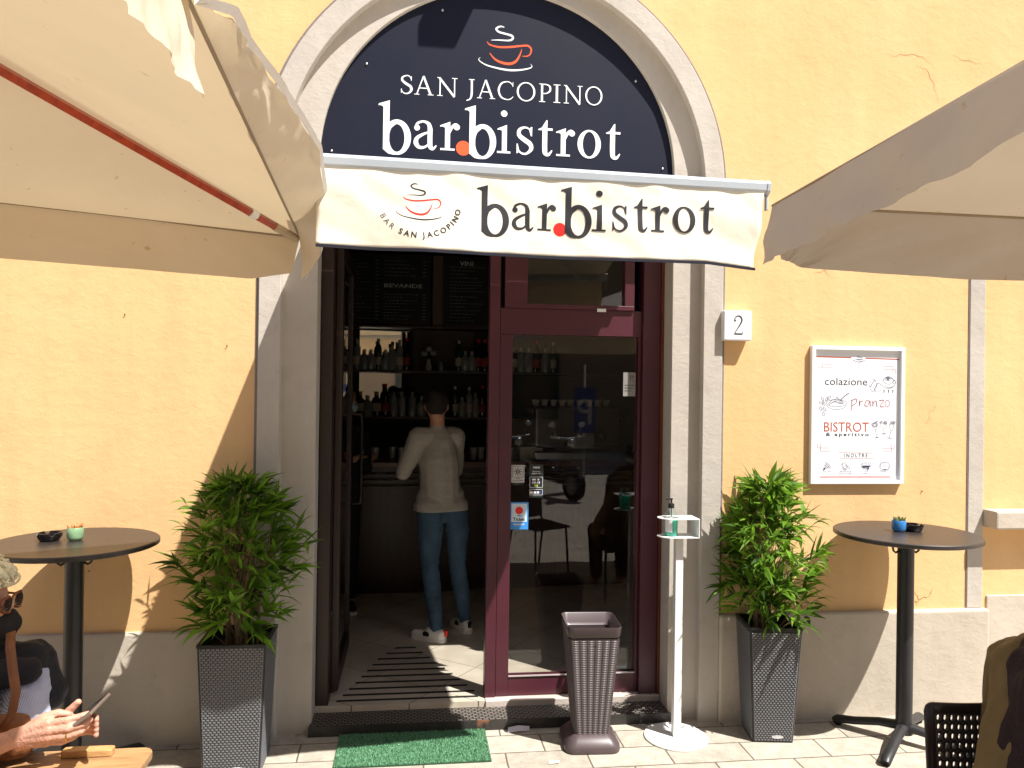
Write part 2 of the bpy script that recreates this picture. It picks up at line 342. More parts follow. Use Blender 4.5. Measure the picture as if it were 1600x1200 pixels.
# thin roman capitals, cap height 1
def cap_glyph(ch):
    k = Ink(); T = .105; t = .055
    if ch == 'S': k.stroke([(.47, .8), (.38, .95), (.24, .97), (.08, .87), (.08, .7), (.25, .54), (.44, .4), (.47, .2), (.33, .04), (.15, .04), (.03, .2)], [.03, .05, .06, .08, T, T*1.2, T*1.2, T, .07, .05, .03]); k.stroke([(.47, .72), (.47, .95)], .035); k.stroke([(.035, .05), (.035, .27)], .035); return k, .5
    if ch == 'A':
        k.stroke([(.12, .02), (.44, 1.0)], t); k.stroke([(.44, 1.0), (.80, .02)], T); k.stroke([(.22, .36), (.66, .36)], t*.9); k.stroke([(0, .02), (.25, .02)], t*.7); k.stroke([(.66, .02), (.94, .02)], t*.7); return k, .94
    if ch == 'N':
        k.stroke([(.14, 0), (.14, .95)], t); k.stroke([(.1, .97), (.86, -.02)], T); k.stroke([(.86, 0), (.86, .97)], t); k.stroke([(0, .975), (.16, .975)], t*.7); k.stroke([(.73, .975), (1.0, .975)], t*.7); k.stroke([(0, .02), (.27, .02)], t*.7); return k, 1.0
    if ch == 'J': k.stroke([(.30, .97), (.30, .2), (.22, -.06), (.03, -.16)], [T, T, .08, .04]); k.stroke([(.15, .975), (.45, .975)], t*.7); return k, .45
    if ch == 'C': k.stroke([(.84, .78), (.7, .93), (.5, .98), (.2, .86), (.06, .5), (.2, .14), (.5, .02), (.72, .06), (.86, .2)], [.03, .05, .05, .09, T, .09, .05, .05, .03], 8); k.stroke([(.84, .72), (.84, .97)], .035); return k, .88
    if ch == 'O': k.ring(.5, .5, .5, .52, .5, .5, .4, .46); return k, 1.0
    if ch == 'P': k.stroke([(.2, 0), (.2, .97)], T); k.stroke([(.05, .975), (.3, .975)], t*.7); k.stroke([(.05, .02), (.36, .02)], t*.7); k.stroke([(.22, .95), (.42, .96), (.6, .85), (.6, .62), (.42, .48), (.22, .47)], [t, t, .09, .09, t, t]); return k, .64
    if ch == 'I': k.stroke([(.16, 0), (.16, .97)], T); k.stroke([(0, .975), (.32, .975)], t*.7); k.stroke([(0, .02), (.32, .02)], t*.7); return k, .32
def logo_parts():
    """steaming cup drawn with a brush, box x 0..1 (saucer width)"""
    X = lambda L: [((x-515)/615, (602-y)/615) for x, y in L]
    st = Ink(); st.stroke(X([(805,113),(755,108),(712,138),(745,172),(830,190),(890,205),(905,235),(860,262),(740,265),(655,272)]), [.012,.03,.035,.035,.035,.04,.04,.03,.02,.008])
    cu = Ink(); cu.stroke(X([(608,290),(640,325),(750,345),(880,335),(1000,315),(1080,308),(1120,345),(1110,400),(1075,428),(1015,432)]), [.008,.025,.035,.04,.035,.035,.03,.025,.02,.008])
    cu.stroke(X([(640,422),(700,487),(780,522),(870,530),(940,500),(985,430),(1012,350)]), [.012,.035,.045,.05,.045,.03,.006])
    sa = Ink(); sa.stroke(X([(532,480),(517,510),(600,560),(750,592),(880,603),(1000,592),(1100,567),(1132,545),(1115,517)]), [.004,.014,.022,.032,.036,.03,.022,.012,.004]); return st, cu, sa
# ================================================================== materials in use
m_yellow = stucco('yellow_plaster', (.78,.485,.232), (.83,.545,.280), (.66,.41,.20), .45)
m_grey = stucco('grey_render', (.50,.455,.40), (.57,.52,.46), (.36,.32,.28), .6, cracks=False)
m_greyp = stucco('plinth_render', (.50,.44,.365), (.57,.505,.42), (.33,.285,.235), .6, cracks=False)
m_border = M('painted_border', (.24,.2,.19), .85, bump=.3)
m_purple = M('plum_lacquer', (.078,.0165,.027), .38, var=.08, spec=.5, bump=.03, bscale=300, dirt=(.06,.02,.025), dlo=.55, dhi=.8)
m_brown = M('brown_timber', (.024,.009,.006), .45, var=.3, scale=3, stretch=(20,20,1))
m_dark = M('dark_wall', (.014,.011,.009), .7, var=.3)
m_tile = None
m_metal = M('black_metal', (.02,.02,.022), .42, var=.2, spec=.5)
m_alu = M('grey_aluminium', (.50,.55,.60), .38, metal=.15, var=.04)
m_steel = M('brushed_steel', (.55,.55,.55), .3, metal=1.0, var=.1)
m_white = M('white_paint', (.80,.80,.79), .4, var=.03)
m_glass = glass('pane_glass', (.98,.985,.98), k=1.0)
m_navy = M('navy_panel', (.007,.009,.024), .5, spec=.25, var=.1, scale=2, dirt=(.012,.013,.026), dlo=.4, dhi=.7)
m_ink = M('white_vinyl', (.85,.86,.88), .45, var=.01)
m_orange = M('orange_vinyl', (.80,.105,.03), .45, var=.02)
m_red = M('red_print', (.75,.022,.015), .5, var=.02)
m_char = M('charcoal_print', (.011,.010,.015), .7, var=.05)
m_dred = M('brick_print', (.45,.07,.02), .6, var=.02)
m_crim = M('crimson_print', (.30,.02,.03), .6, var=.02)
m_indigo = M('ink_print', (.035,.03,.10), .6, var=.05)
m_awn = cloth('cream_canvas', (.86,.79,.66), .04, (.8,.6,.4), bump=.35)
m_umb = cloth('ecru_canvas', (.60,.53,.42), .14, (.92,.72,.44), bump=.3, spots=(.45,.33,.18))
m_umb2 = cloth('taupe_canvas', (.50,.48,.46), .12, (.80,.60,.34), bump=.3, spots=(.4,.3,.2))
m_redwood = M('red_stained_wood', (.38,.045,.010), .35, var=.25, scale=4, stretch=(14,14,2), coat=.4)
def pave_mat():
    m, N, L, P = nodes('stone_paving'); P.inputs['Roughness'].default_value = .85; P.inputs['Specular IOR Level'].default_value = .25
    tc = N.new('ShaderNodeTexCoord'); src = tc.outputs['Object']
    mp = N.new('ShaderNodeMapping'); mp.inputs['Location'].default_value = (.12, .08, 0); L.new(src, mp.inputs[0])
    dz = N.new('ShaderNodeTexNoise'); dz.inputs['Scale'].default_value = 9; dz.inputs['Detail'].default_value = 3; L.new(src, dz.inputs[0])
    ad = N.new('ShaderNodeMixRGB'); ad.blend_type = 'ADD'; ad.inputs[0].default_value = .008; L.new(mp.outputs[0], ad.inputs[1]); L.new(dz.outputs['Color'], ad.inputs[2])
    br = N.new('ShaderNodeTexBrick'); br.inputs['Scale'].default_value = 1; br.inputs['Brick Width'].default_value = .40; br.inputs['Row Height'].default_value = .19; br.inputs['Mortar Size'].default_value = .005; br.inputs['Mortar Smooth'].default_value = .5
    br.inputs['Color1'].default_value = (.56,.51,.43,1); br.inputs['Color2'].default_value = (.47,.43,.365,1); br.inputs['Mortar'].default_value = (.17,.14,.11,1); L.new(ad.outputs[0], br.inputs[0])
    n = N.new('ShaderNodeTexNoise'); n.inputs['Scale'].default_value = 14; n.inputs['Detail'].default_value = 9; n.inputs['Roughness'].default_value = .7; L.new(src, n.inputs[0]); r = ramp(N, .35, .72, (.72,.71,.69,1), (1.08,1.06,1.04,1)); L.new(n.outputs['Fac'], r.inputs[0])
    g = N.new('ShaderNodeTexNoise'); g.inputs['Scale'].default_value = 220; g.inputs['Detail'].default_value = 2; L.new(src, g.inputs[0]); r2 = ramp(N, .3, .62, (.62,.62,.62,1), (1.06,1.06,1.06,1)); L.new(g.outputs['Fac'], r2.inputs[0])
    sn = N.new('ShaderNodeTexVoronoi'); sn.inputs['Scale'].default_value = 3.2; L.new(src, sn.inputs['Vector']); r3 = ramp(N, .03, .07, (.45,.42,.38,1), (1,1,1,1)); L.new(sn.outputs['Distance'], r3.inputs[0])
    a = N.new('ShaderNodeMixRGB'); a.blend_type = 'MULTIPLY'; a.inputs[0].default_value = 1; L.new(br.outputs[0], a.inputs[1]); L.new(r.outputs[0], a.inputs[2])
    b = N.new('ShaderNodeMixRGB'); b.blend_type = 'MULTIPLY'; b.inputs[0].default_value = .8; L.new(a.outputs[0], b.inputs[1]); L.new(r2.outputs[0], b.inputs[2])
    c = N.new('ShaderNodeMixRGB'); c.blend_type = 'MULTIPLY'; c.inputs[0].default_value = .6; L.new(b.outputs[0], c.inputs[1]); L.new(r3.outputs[0], c.inputs[2]); L.new(c.outputs[0], P.inputs['Base Color'])
    h = N.new('ShaderNodeMath'); h.operation = 'MULTIPLY_ADD'; L.new(br.outputs['Fac'], h.inputs[0]); h.inputs[1].default_value = -1; 
    g2 = N.new('ShaderNodeMath'); g2.operation = 'MULTIPLY'; g2.inputs[1].default_value = .25; L.new(g.outputs['Fac'], g2.inputs[0]); L.new(g2.outputs[0], h.inputs[2])
    bp = N.new('ShaderNodeBump'); bp.inputs['Strength'].default_value = .7; bp.inputs['Distance'].default_value = .005; L.new(h.outputs[0], bp.inputs['Height']); L.new(bp.outputs[0], P.inputs['Normal']); return m
m_pave = pave_mat()
def tile_mat():
    m, N, L, P = nodes('beige_floor_tile'); P.inputs['Roughness'].default_value = .35
    tc = N.new('ShaderNodeTexCoord'); mp = N.new('ShaderNodeMapping'); mp.inputs['Rotation'].default_value = (0,0,R(38)); mp.inputs['Location'].default_value = (.1,.05,0); L.new(tc.outputs['Object'], mp.inputs[0])
    br = N.new('ShaderNodeTexBrick'); br.offset = 0; br.inputs['Scale'].default_value = 1; br.inputs['Brick Width'].default_value = .42; br.inputs['Row Height'].default_value = .42; br.inputs['Mortar Size'].default_value = .0022
    br.inputs['Color1'].default_value = (.60,.535,.44,1); br.inputs['Color2'].default_value = (.54,.48,.39,1); br.inputs['Mortar'].default_value = (.12,.1,.08,1); L.new(mp.outputs[0], br.inputs[0])
    n = N.new('ShaderNodeTexNoise'); n.inputs['Scale'].default_value = 5; n.inputs['Detail'].default_value = 8; L.new(tc.outputs['Object'], n.inputs[0]); r = ramp(N, .35, .7, (.82,.8,.78,1), (1.05,1.04,1.03,1)); L.new(n.outputs['Fac'], r.inputs[0])
    a = N.new('ShaderNodeMixRGB'); a.blend_type = 'MULTIPLY'; a.inputs[0].default_value = 1; L.new(br.outputs[0], a.inputs[1]); L.new(r.outputs[0], a.inputs[2]); L.new(a.outputs[0], P.inputs['Base Color']); return m
m_tile = tile_mat()
# ================================================================== ground
g = MB(); g.add([(-300,-300,0),(300,-300,0),(300,2,0),(-300,2,0)], [(0,1,2,3)]); tag(g.build('ground', m_pave), kind='structure')
# ================================================================== the bar building
bld = thing('bar_building', 'yellow plastered building with a grey arched doorway and plum door frame', 'building', (0,0,0))
OCX, OZ, IZ = .446, 2.89, 2.965
def arch_z(x, r=1.226, cz=OZ):
    d = r*r-(x-OCX)**2; return cz+math.sqrt(max(0, d))
wb = MB()
def quadY(x0, z0, x1, z1, y=0.0): wb.add([(x0,y,z0),(x1,y,z0),(x1,y,z1),(x0,y,z1)], [(0,1,2,3)])
quadY(-9, 0, OCX-1.226, 8); quadY(OCX+1.226, 0, 12, 8)
n = 64; xs = [OCX-1.226*math.cos(PI*i/n) for i in range(n+1)]
for a, b in zip(xs[:-1], xs[1:]): wb.add([(a,0,arch_z(a)),(b,0,arch_z(b)),(b,0,8),(a,0,8)], [(0,1,2,3)])
wb.box(-9, .9, 0, -2.6, 1.0, 8); wb.box(-9,.01,8,12,1.2,8.1)
wb.build('wall', m_yellow, bld)
def sweep(name, prof, mat):
    """profile list (half width, depth y, arch centre x, arch centre z)"""
    mb = MB(); rows = []
    for r, y, cx, cz in prof:
        row = [(cx-r, y, -.01), (cx-r, y, cz*.35), (cx-r, y, cz*.7)]+[(cx-r*math.cos(PI*i/56), y, cz+r*math.sin(PI*i/56)) for i in range(57)]+[(cx+r, y, cz*.7), (cx+r, y, cz*.35), (cx+r, y, -.01)]
        rows.append(row)
    mb.rings([list(q) for q in rows], caps=False, closed=False)
    return mb.build(name, mat, bld, smooth=True, weld=True, angle=24)
sweep('door_surround', [(1.222,.0,OCX,OZ),(1.222,-.019,OCX,OZ),(1.219,-.022,OCX,OZ),(1.116,-.022,OCX,OZ),(1.113,-.019,OCX,OZ),(1.112,.038,.450,2.90),(.951,.038,.455,IZ),(.948,.041,.455,IZ),(.948,.32,.455,IZ)], m_grey)
sweep('painted_border', [(1.238,.001,OCX,OZ),(1.238,-.004,OCX,OZ),(1.2225,-.004,OCX,OZ),(1.2225,.001,OCX,OZ)], m_border)
pl = MB(); pl.box(-9,-.032,-.02,-.783,.02,.556); pl.build('plinth', m_greyp, bld, bevel=.012, seg=3)
pl = MB(); pl.box(1.669,-.040,-.02,3.262,.02,.578); pl.build('plinth', m_greyp, bld, bevel=.014, seg=3)
pl = MB(); pl.box(3.263,-.010,-.02,12,.02,.648); pl.build('plinth', m_greyp, bld, bevel=.006)
pl = MB(); pl.box(3.142,-.008,.579,3.236,.02,2.85); pl.build('pilaster_strip', m_border if False else m_grey, bld, bevel=.003)
pl = MB(); pl.box(3.136,-.004,.579,3.1418,.02,2.85); pl.build('painted_border', m_border, bld)
sl = MB(); sl.box(3.235,-.115,1.040,4.9,.0,1.142); sl.build('window_ledge', m_greyp, bld, bevel=.01)
# small nails and old fixings in the plaster
for (x, z) in [(-1.42,2.13),(-.93,1.985),(2.30,.86),(-1.57,.86),(2.86,1.24)]:
    q = MB(); q.cap((x,-.002,z), .003, (x+.001,-.008,z+.003), .0022, 8); q.build('nail', m_brown, bld)
m_crack = M('crack_brown', (.46,.31,.16), .9)  # hairline plaster cracks drawn as thin brown strokes
for pts in ([(2.603,3.706),(2.653,3.688),(2.719,3.703),(2.797,3.705),(2.848,3.686),(2.899,3.65)],[(3.024,3.72),(3.072,3.698),(3.144,3.688),(3.204,3.674)],[(2.79,3.643),(2.856,3.629),(2.90,3.559),(2.933,3.445)],[(-.99,2.62),(-.95,2.55),(-.96,2.47)],[(2.2,2.45),(2.26,2.47),(2.30,2.44)]):
    k = Ink(); rich = []
    for (a, b), (c, d) in zip(pts[:-1], pts[1:]):
        for t in (0, .33, .66): rich.append((a+(c-a)*t+.004*math.sin(57*a+t*9), b+(d-b)*t+.005*math.cos(43*b+t*7)))
    rich.append(pts[-1]); k.stroke(rich, [.0034*(1-.8*abs(2*i/(len(rich)-1)-1)) for i in range(len(rich))], 3); k.build('crack', m_crack, bld, lambda x, y, q: (x, -.0012, y))
# pale step under the fixed leaf, grating
th = MB(); th.box(.42,.16,.03,1.40,.30,.083); th.build('door_sill', M('pale_sill', (.55,.47,.42), .6, bump=.2), bld, bevel=.004)
m_step = weave('studded_grating', (.20,.175,.15), (.015,.013,.012), .034, .020, .0045, .55, .003, 'xy', 1.0, .4)
tp = MB(); tp.box(-.50,-.008,-.005,1.405,.17,.050); tp.build('threshold_step', m_step, bld, bevel=.003)
m_lip = M('worn_step_edge', (.035,.032,.03), .5, var=.4, dirt=(.22,.10,.06), dscale=4, dlo=.62, dhi=.68, bump=.3)
tp = MB(); tp.box(-.502,-.014,-.005,1.407,-.0085,.053); tp.build('threshold_edge', m_lip, bld)
# door frame (plum): jambs, header, middle post
fr = MB(); fr.box(1.285,.180,.083,1.385,.30,2.93); fr.build('door_frame', m_purple, bld, bevel=.003)
fr = MB(); fr.box(1.386,.172,.07,1.402,.31,2.93); fr.build('frame_edge', M('raw_hardwood', (.13,.03,.012), .5, var=.3, stretch=(20,20,1)), bld)
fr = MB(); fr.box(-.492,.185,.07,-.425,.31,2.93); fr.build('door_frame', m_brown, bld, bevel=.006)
fr = MB(); fr.box(-.424,.215,2.62,1.284,.30,2.95); fr.build('door_frame', m_purple, bld, bevel=.003)
fr = MB(); fr.box(.418,.205,.083,.476,.30,2.618); fr.build('middle_post', m_purple, bld, bevel=.003)
# fixed leaf with transom light over it
leaf = MB(); leaf.box(.478,.213,.085,.549,.275,2.090); leaf.box(1.268,.213,.085,1.283,.275,2.090)
leaf.box(.5495,.215,.085,1.2675,.273,.192)
lf = leaf.build('fixed_leaf', m_purple, bld, bevel=.002)
q = MB(); q.box(.549,.234,.192,1.268,.241,2.0905); q.build('glass_pane', m_glass, lf)
q = MB(); q.box(.5495,.208,.192,1.2675,.2128,.199); q.build('glazing_bead', M('bead_silver',(.5,.45,.44),.4), lf)
q = MB(); q.box(.478,.211,2.091,1.284,.285,2.236); q.build('transom_rail', m_purple, bld, bevel=.002)
q = MB(); q.box(.50,.196,2.2362,1.235,.270,2.262); q.box(.50,.196,2.262,.625,.270,2.61); q.box(1.180,.196,2.262,1.235,.270,2.61)
tl = q.build('transom_light', m_purple, bld, bevel=.002); q = MB(); q.box(.625,.228,2.262,1.180,.235,2.618); q.build('glass_pane', m_glass, tl)
q = MB(); q.box(1.02,.190,2.225,1.07,.1955,2.243); q.build('catch', m_white, tl)
# open leaf folded inwards on the left
op = MB(); op.obox((-.405,.70,1.33), (.036,.78,.10)) if False else None
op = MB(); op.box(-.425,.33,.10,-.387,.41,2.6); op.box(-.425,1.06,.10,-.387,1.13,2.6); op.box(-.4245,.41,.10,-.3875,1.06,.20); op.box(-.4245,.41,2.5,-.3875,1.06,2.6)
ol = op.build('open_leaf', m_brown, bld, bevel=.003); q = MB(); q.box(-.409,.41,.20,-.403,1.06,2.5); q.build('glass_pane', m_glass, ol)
q = MB(); q.tube([(-.387,1.09,1.02),(-.33,1.09,1.03),(-.325,1.09,1.08),(-.325,1.09,1.55),(-.33,1.09,1.6),(-.387,1.09,1.61)], .011, 8); q.build('handle', M('dark_bronze', (.06,.05,.045), .3, metal=.9), ol, smooth=True)
# room shell
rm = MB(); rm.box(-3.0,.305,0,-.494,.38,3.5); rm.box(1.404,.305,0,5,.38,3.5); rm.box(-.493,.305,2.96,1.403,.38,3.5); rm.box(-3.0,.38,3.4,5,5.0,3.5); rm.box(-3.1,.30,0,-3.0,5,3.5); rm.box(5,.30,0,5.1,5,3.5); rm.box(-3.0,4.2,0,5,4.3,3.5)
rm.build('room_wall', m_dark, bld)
fl = MB(); fl.box(-3,.171,-.02,.4175,.304,.080); fl.box(-3,.304,-.02,5,4.2,.080); floor = tag(fl.build('cafe_floor', m_tile), kind='structure')
m_strip = M('black_grip', (.008,.008,.008), .8)
for i in range(10):
    t = i/9; yy = .235+(1.075-.235)*(t**1.08); x0 = -.385+(.25)*t+.05*max(0, t-.8)*5; x1 = .385-.36*max(0,(t-.05))**1.15
    q = MB(); q.box(x0, yy-.009, .081, x1, yy+.009, .084); q.build('grip_strip', m_strip, floor)
# ================================================================== arch sign
sg = thing('arch_sign', 'navy half-round sign in the arch with a steaming cup and white lettering', 'sign', (0,0,0))
mb = MB(); pts = [(.456-.955*math.cos(PI*i/72), 2.967+.955*math.sin(PI*i/72)) for i in range(73)]; pts = [(pts[0][0], 2.68)]+pts+[(pts[-1][0], 2.68)]
mb.rings([[(x, y, z) for x, z in pts] for y in (.065, .085)], True); mb.build('panel', m_navy, sg)
PS = .9945
on = lambda x, y, k: (x*PS, .0646-k, 1.8+(y-1.8)*PS)
k = wordmark([('b',-.200,-.027),('a',-.013,.110),('r',.125,.232),('b',.256,.427),('i',.432,.503),('s',.535,.630),('t',.654,.735),('r',.752,.858),('o',.872,1.002),('t',1.029,1.112)], 3.055, .150)
k.build('lettering', m_ink, sg, on)
k = Ink(); k.disk(.2513, 3.071, .0395, n=32); k.build('round_dot', m_orange, sg, lambda x, y, q: (x*PS, .0649, 1.8+(y-1.8)*PS))
def cmap(c): return -.085+(c-78)/(1505-78)*1.092
k = Ink()
for ch, a, b in [('S',78,155),('A',172,305),('N',330,470),('J',530,590),('A',608,735),('C',752,865),('O',888,1020),('P',1040,1130),('I',1150,1200),('N',1225,1360),('O',1380,1505)]:
    gl, wd_ = cap_glyph(ch); x0 = cmap(a); k.put(gl, x0, 3.343, (cmap(b)-x0)/wd_, .100)
k.build('lettering', m_ink, sg, on)
def put_logo(parent, x, z, s, mats, fn):
    for ink, mt, nm in zip(logo_parts(), mats, ('steam_mark', 'cup_mark', 'saucer_mark')):
        kk = Ink(); kk.put(ink, x, z, s, s); kk.build(nm, mt, parent, fn)
put_logo(sg, .327, 3.505, .288, (m_ink, m_orange, m_ink), on)
for x, z in [(-.264,3.488),(1.193,3.489),(-.438,3.02),(1.352,3.014),(.13,3.80)]:
    q = MB(); q.ell((x*PS,.063,1.8+(z-1.8)*PS), (.007,.005,.007), 10, 6); q.build('screw', m_steel, sg, smooth=True)
# floodlight above the arch (its shadow shows on the sign)
fl_ = thing('floodlight', 'small floodlight on the wall above the arch crown', 'lamp', (.53,-.02,4.58))
q = MB(); q.box(-.09,-.36,.0,.11,-.22,.12); q.build('lamp_head', m_metal, fl_, bevel=.01)
q = MB(); q.tube([(0,0,.05),(0,-.22,.06)], .015); q.build('arm', m_metal, fl_)
# ================================================================== awning
aw = thing('awning', 'cream awning over the door with grey front bar and bar name on its valance', 'awning', (0,0,0))
def fy(x): return -1.24+(x+.4)/1.75*.16
def bz(x): return 2.619+.0133*(x+.328)
def vy(x, z):
    d = max(0, 2.60-z)
    return fy(x)-.022+.005*math.sin(7*x+1.2*z*6+.4)*d/.3+.003*math.sin(17*x-9*z)*d/.3+.018*noise.noise(Vector((x*3.2, z*4, 1)))*d/.3+.006*noise.noise(Vector((x*9+z*7, z*9, 4)))
q = MB(); nx, nz_ = 24, 12; vs = []
for j in range(nz_+1):
    for i in range(nx+1):
        x = -.435+.065*j/nz_+(1.795-.065*j/nz_)*i/nx+ (0.03*j/nz_)*(1 if i == nx else 0); t = j/nz_
        vs.append((x, -.03+(fy(x)+.03)*t, 2.87+(bz(x)-.01-2.87)*t-.02*math.sin(PI*t)))
q.add(vs, [(j*(nx+1)+i, j*(nx+1)+i+1, (j+1)*(nx+1)+i+1, (j+1)*(nx+1)+i) for j in range(nz_) for i in range(nx)]); q.build('fabric', m_awn, aw, smooth=True, solid=.002)
q = MB(); XL, XR = -.365, 1.403
prof = [(-.030,-.038),(-.034,-.012),(-.022,.0),(.012,.004),(.03,-.006),(.03,-.034),(.02,-.05),(-.016,-.052)]
q.rings([[(x, fy(x)+a, bz(x)+b) for a, b in prof] for x in (XL, XR)], True); q.build('front_bar', m_alu, aw, bevel=.003)
for x in (XL, XR):
    q = MB(); q.rings([[(x+s, fy(x)+a*1.08, bz(x)+b*1.08+.001) for a, b in prof] for s in (-.001, .014)], True); q.obox((x+.008, fy(x)-.006, bz(x)-.085), (.010,.02,.06)); q.build('end_cap', m_alu, aw, bevel=.002)
q = MB(); q.box(-.44,-.085,2.80,1.385,-.024,2.885); q.build('roller_box', m_alu, aw, bevel=.008)
for xa in (-.25, 1.2):
    q = MB(); q.tube([(xa,-.09,2.82),(xa+.25*(1 if xa < 0 else -1),-.6,2.70),(xa,-1.06,2.612)], .015); q.build('folding_arm', m_alu, aw)
nx, nz_ = 110, 22; vs = []
def vtop(x): return bz(x)-.030
def vbot(x): return 2.293+.012*(x+.33)/1.7-.006*math.sin(2.2*x+.6)-.018*max(0, x-1.15)/.2
for j in range(nz_+1):
    t = j/nz_
    for i in range(nx+1):
        xr = 1.398-.040*t-.006*math.sin(9*t); x = -.348+(xr+.348)*i/nx; z = vtop(x)+(vbot(x)-vtop(x))*t; vs.append((x, vy(x, z), z))
q = MB(); q.add(vs, [(j*(nx+1)+i, j*(nx+1)+i+1, (j+1)*(nx+1)+i+1, (j+1)*(nx+1)+i) for j in range(nz_) for i in range(nx)])
val = q.build('valance', m_awn, aw, smooth=True, solid=.0016)
hm = MB(); pts = []; 
for i in range(61):
    x = -.348+(1.362+.348)*i/60; z = vbot(x); pts.append((x, vy(x, z), z))
hm.rings([[(p[0], p[1]-.004, p[2]+.003), (p[0], p[1]+.004, p[2]+.003), (p[0], p[1]+.003, p[2]-.007), (p[0], p[1]-.003, p[2]-.007)] for p in pts], True); hm.build('hem', M('navy_hem', (.010,.010,.022), .8), val)
av = lambda x, z, k: (x, vy(x, z)-.0013-k, z)
bl = lambda x: 2.386+.045*(x-.36)
k = wordmark([('b',.225,.349),('a',.359,.444),('r',.456,.530),('b',.547,.671),('i',.672,.726),('s',.751,.816),('t',.839,.897),('r',.908,.985),('o',1.000,1.096),('t',1.114,1.176)], bl, .101)
k.build('lettering', m_char, val, av)
k = Ink(); k.disk(.546, 2.398, .0255, n=32); k.build('round_dot', m_red, val, lambda x, z, q: (x, vy(x, z)-.0012, z))
put_logo(val, -.068, 2.402, .163, (m_char, m_red, m_char), av)
k = Ink(); word = 'BAR SAN JACOPINO'; wid = dict(zip('BARSNJCOPI ', (1.0,1.05,1.0,.95,1.15,.75,1.15,1.25,.95,.55,.62))); cum = [0]
for c0, c1 in zip(word[:-1], word[1:]): cum.append(cum[-1]+(wid[c0]+wid[c1])/2)
_tab = [0.0]
for i in range(600):
    a_ = math.radians(203+149*(i+.5)/600); _tab.append(_tab[-1]+math.hypot(.141*math.sin(a_), .108*math.cos(a_)))
angs = []
for c0 in cum:
    tgt = _tab[-1]*c0/cum[-1]; j = min(600, next((i for i, q_ in enumerate(_tab) if q_ >= tgt-1e-9), 600)); angs.append(math.radians(203+149*j/600))
ccx, ccz, rx_, rz_ = .016, 2.452, .141, .108
for ch, a in zip(word, angs):
    if ch == ' ': continue
    gk = sans(ch, 1.0, 'CENTER', bold=.0 if a < math.radians(235) else .022); tx, tz = -rx_*math.sin(a), rz_*math.cos(a)
    k.put(gk, ccx+rx_*math.cos(a), ccz+rz_*math.sin(a), .0285, .0285, math.atan2(tz, tx), 0, .35)
k.build('lettering', m_char, val, av)
def _seat_awning():
    # the left end of the front bar stands out a little further than the right
    def rec(o):
        for ch in o.children:
            if ch.type == 'MESH':
                for v in ch.data.vertices:
                    x, y, z = v.co; s = .9885+.0085*min(1, max(0, (x+.4)/1.75)); k_ = 1+(s-1)*min(1, max(0, -y/1.1)); v.co = (x*k_, (y+4.0929)*k_-4.0929, 1.8+(z-1.8)*k_)
            rec(ch)
    rec(aw)
_seat_awning()
# ================================================================== house number
hn = thing('house_number', 'white stone house number plate reading 2 right of the doorway', 'number plate', (1.735,0,2.148))
q = MB(); q.box(-.078,-.062,-.083,.080,-.001,.080); q.build('plate', M('white_marble', (.80,.79,.80), .35, var=.05, scale=10, bump=.05), hn, bevel=.008, seg=3)
k = Ink(); k.stroke([(-.42,.42),(-.38,.72),(-.1,.93),(.22,.85),(.36,.55),(.2,.15),(-.15,-.35),(-.42,-.78)], [.12,.08,.10,.14,.16,.14,.09,.08]); k.disk(-.36,.48,.085); k.stroke([(-.44,-.80),(.40,-.80)], .13); k.stroke([(.40,-.84),(.46,-.60)], .07)
k.build('numeral', m_char, hn, lambda x, y, q: (.004+x*.052, -.0632-q, -.002+y*.056))
# ================================================================== framed menu on the wall
mn = thing('framed_poster', 'white framed poster on the yellow wall listing colazione, pranzo and bistrot', 'poster', (2.456,0,1.668))
W2, H2 = .276, .382
q = MB(); q.box(-W2,-.030,-H2,-W2+.022,-.001,H2); q.box(W2-.022,-.030,-H2,W2,-.001,H2); q.box(-W2+.022,-.0295,-H2,W2-.022,-.001,-H2+.022); q.box(-W2+.022,-.0295,H2-.022,W2-.022,-.001,H2); q.build('frame', M('white_frame', (.80,.80,.82), .4, var=.02), mn, bevel=.002)
q = MB(); q.box(-W2+.021,-.012,-H2+.021,W2-.021,-.002,H2-.021); q.build('sheet', M('poster_paper', (.84,.85,.88), .35, var=.01), mn)
# poster coordinates measured 0..900 x 0..1200 over the frame (95..820, 52..1133)
PX = lambda x: -W2+(x-93)/(820-93)*2*W2
PZ = lambda y: H2-(y-55)/(1133-55)*2*H2
po = lambda x, y, k: (x, -.0126-k, y)
def PL(k, pts, w, rep=6): k.stroke([(PX(a), PZ(b)) for a, b in pts], w, rep)
k = Ink(); k.line([(PX(132),PZ(140)),(PX(408),PZ(143))], .006); k.line([(PX(520),PZ(145)),(PX(786),PZ(149))], .006); k.line([(PX(175),PZ(1080)),(PX(728),PZ(1080))], .006)
k.put(fit(sans('BISTROT', 1), PX(203), PX(553), PZ(725), PZ(650)), 0, 0, 1); k.build('print', m_dred, mn, po)
k = Ink()
for s_, y0, y1 in ((1, 197, 220), ):
    k.line([(PX(183),PZ(262)),(PX(183),PZ(197)),(PX(260),PZ(197))], .0016); k.line([(PX(160),PZ(262)),(PX(160),PZ(220)),(PX(260),PZ(220))], .0016)
    k.line([(PX(738),PZ(268)),(PX(738),PZ(207)),(PX(665),PZ(207))], .0016); k.line([(PX(760),PZ(268)),(PX(760),PZ(232)),(PX(665),PZ(232))], .0016)
    k.line([(PX(178),PZ(815)),(PX(178),PZ(877)),(PX(250),PZ(877))], .0016); k.line([(PX(154),PZ(815)),(PX(154),PZ(852)),(PX(250),PZ(852))], .0016)
    k.line([(PX(733),PZ(820)),(PX(733),PZ(880)),(PX(660),PZ(880))], .0016); k.line([(PX(755),PZ(820)),(PX(755),PZ(856)),(PX(660),PZ(856))], .0016)
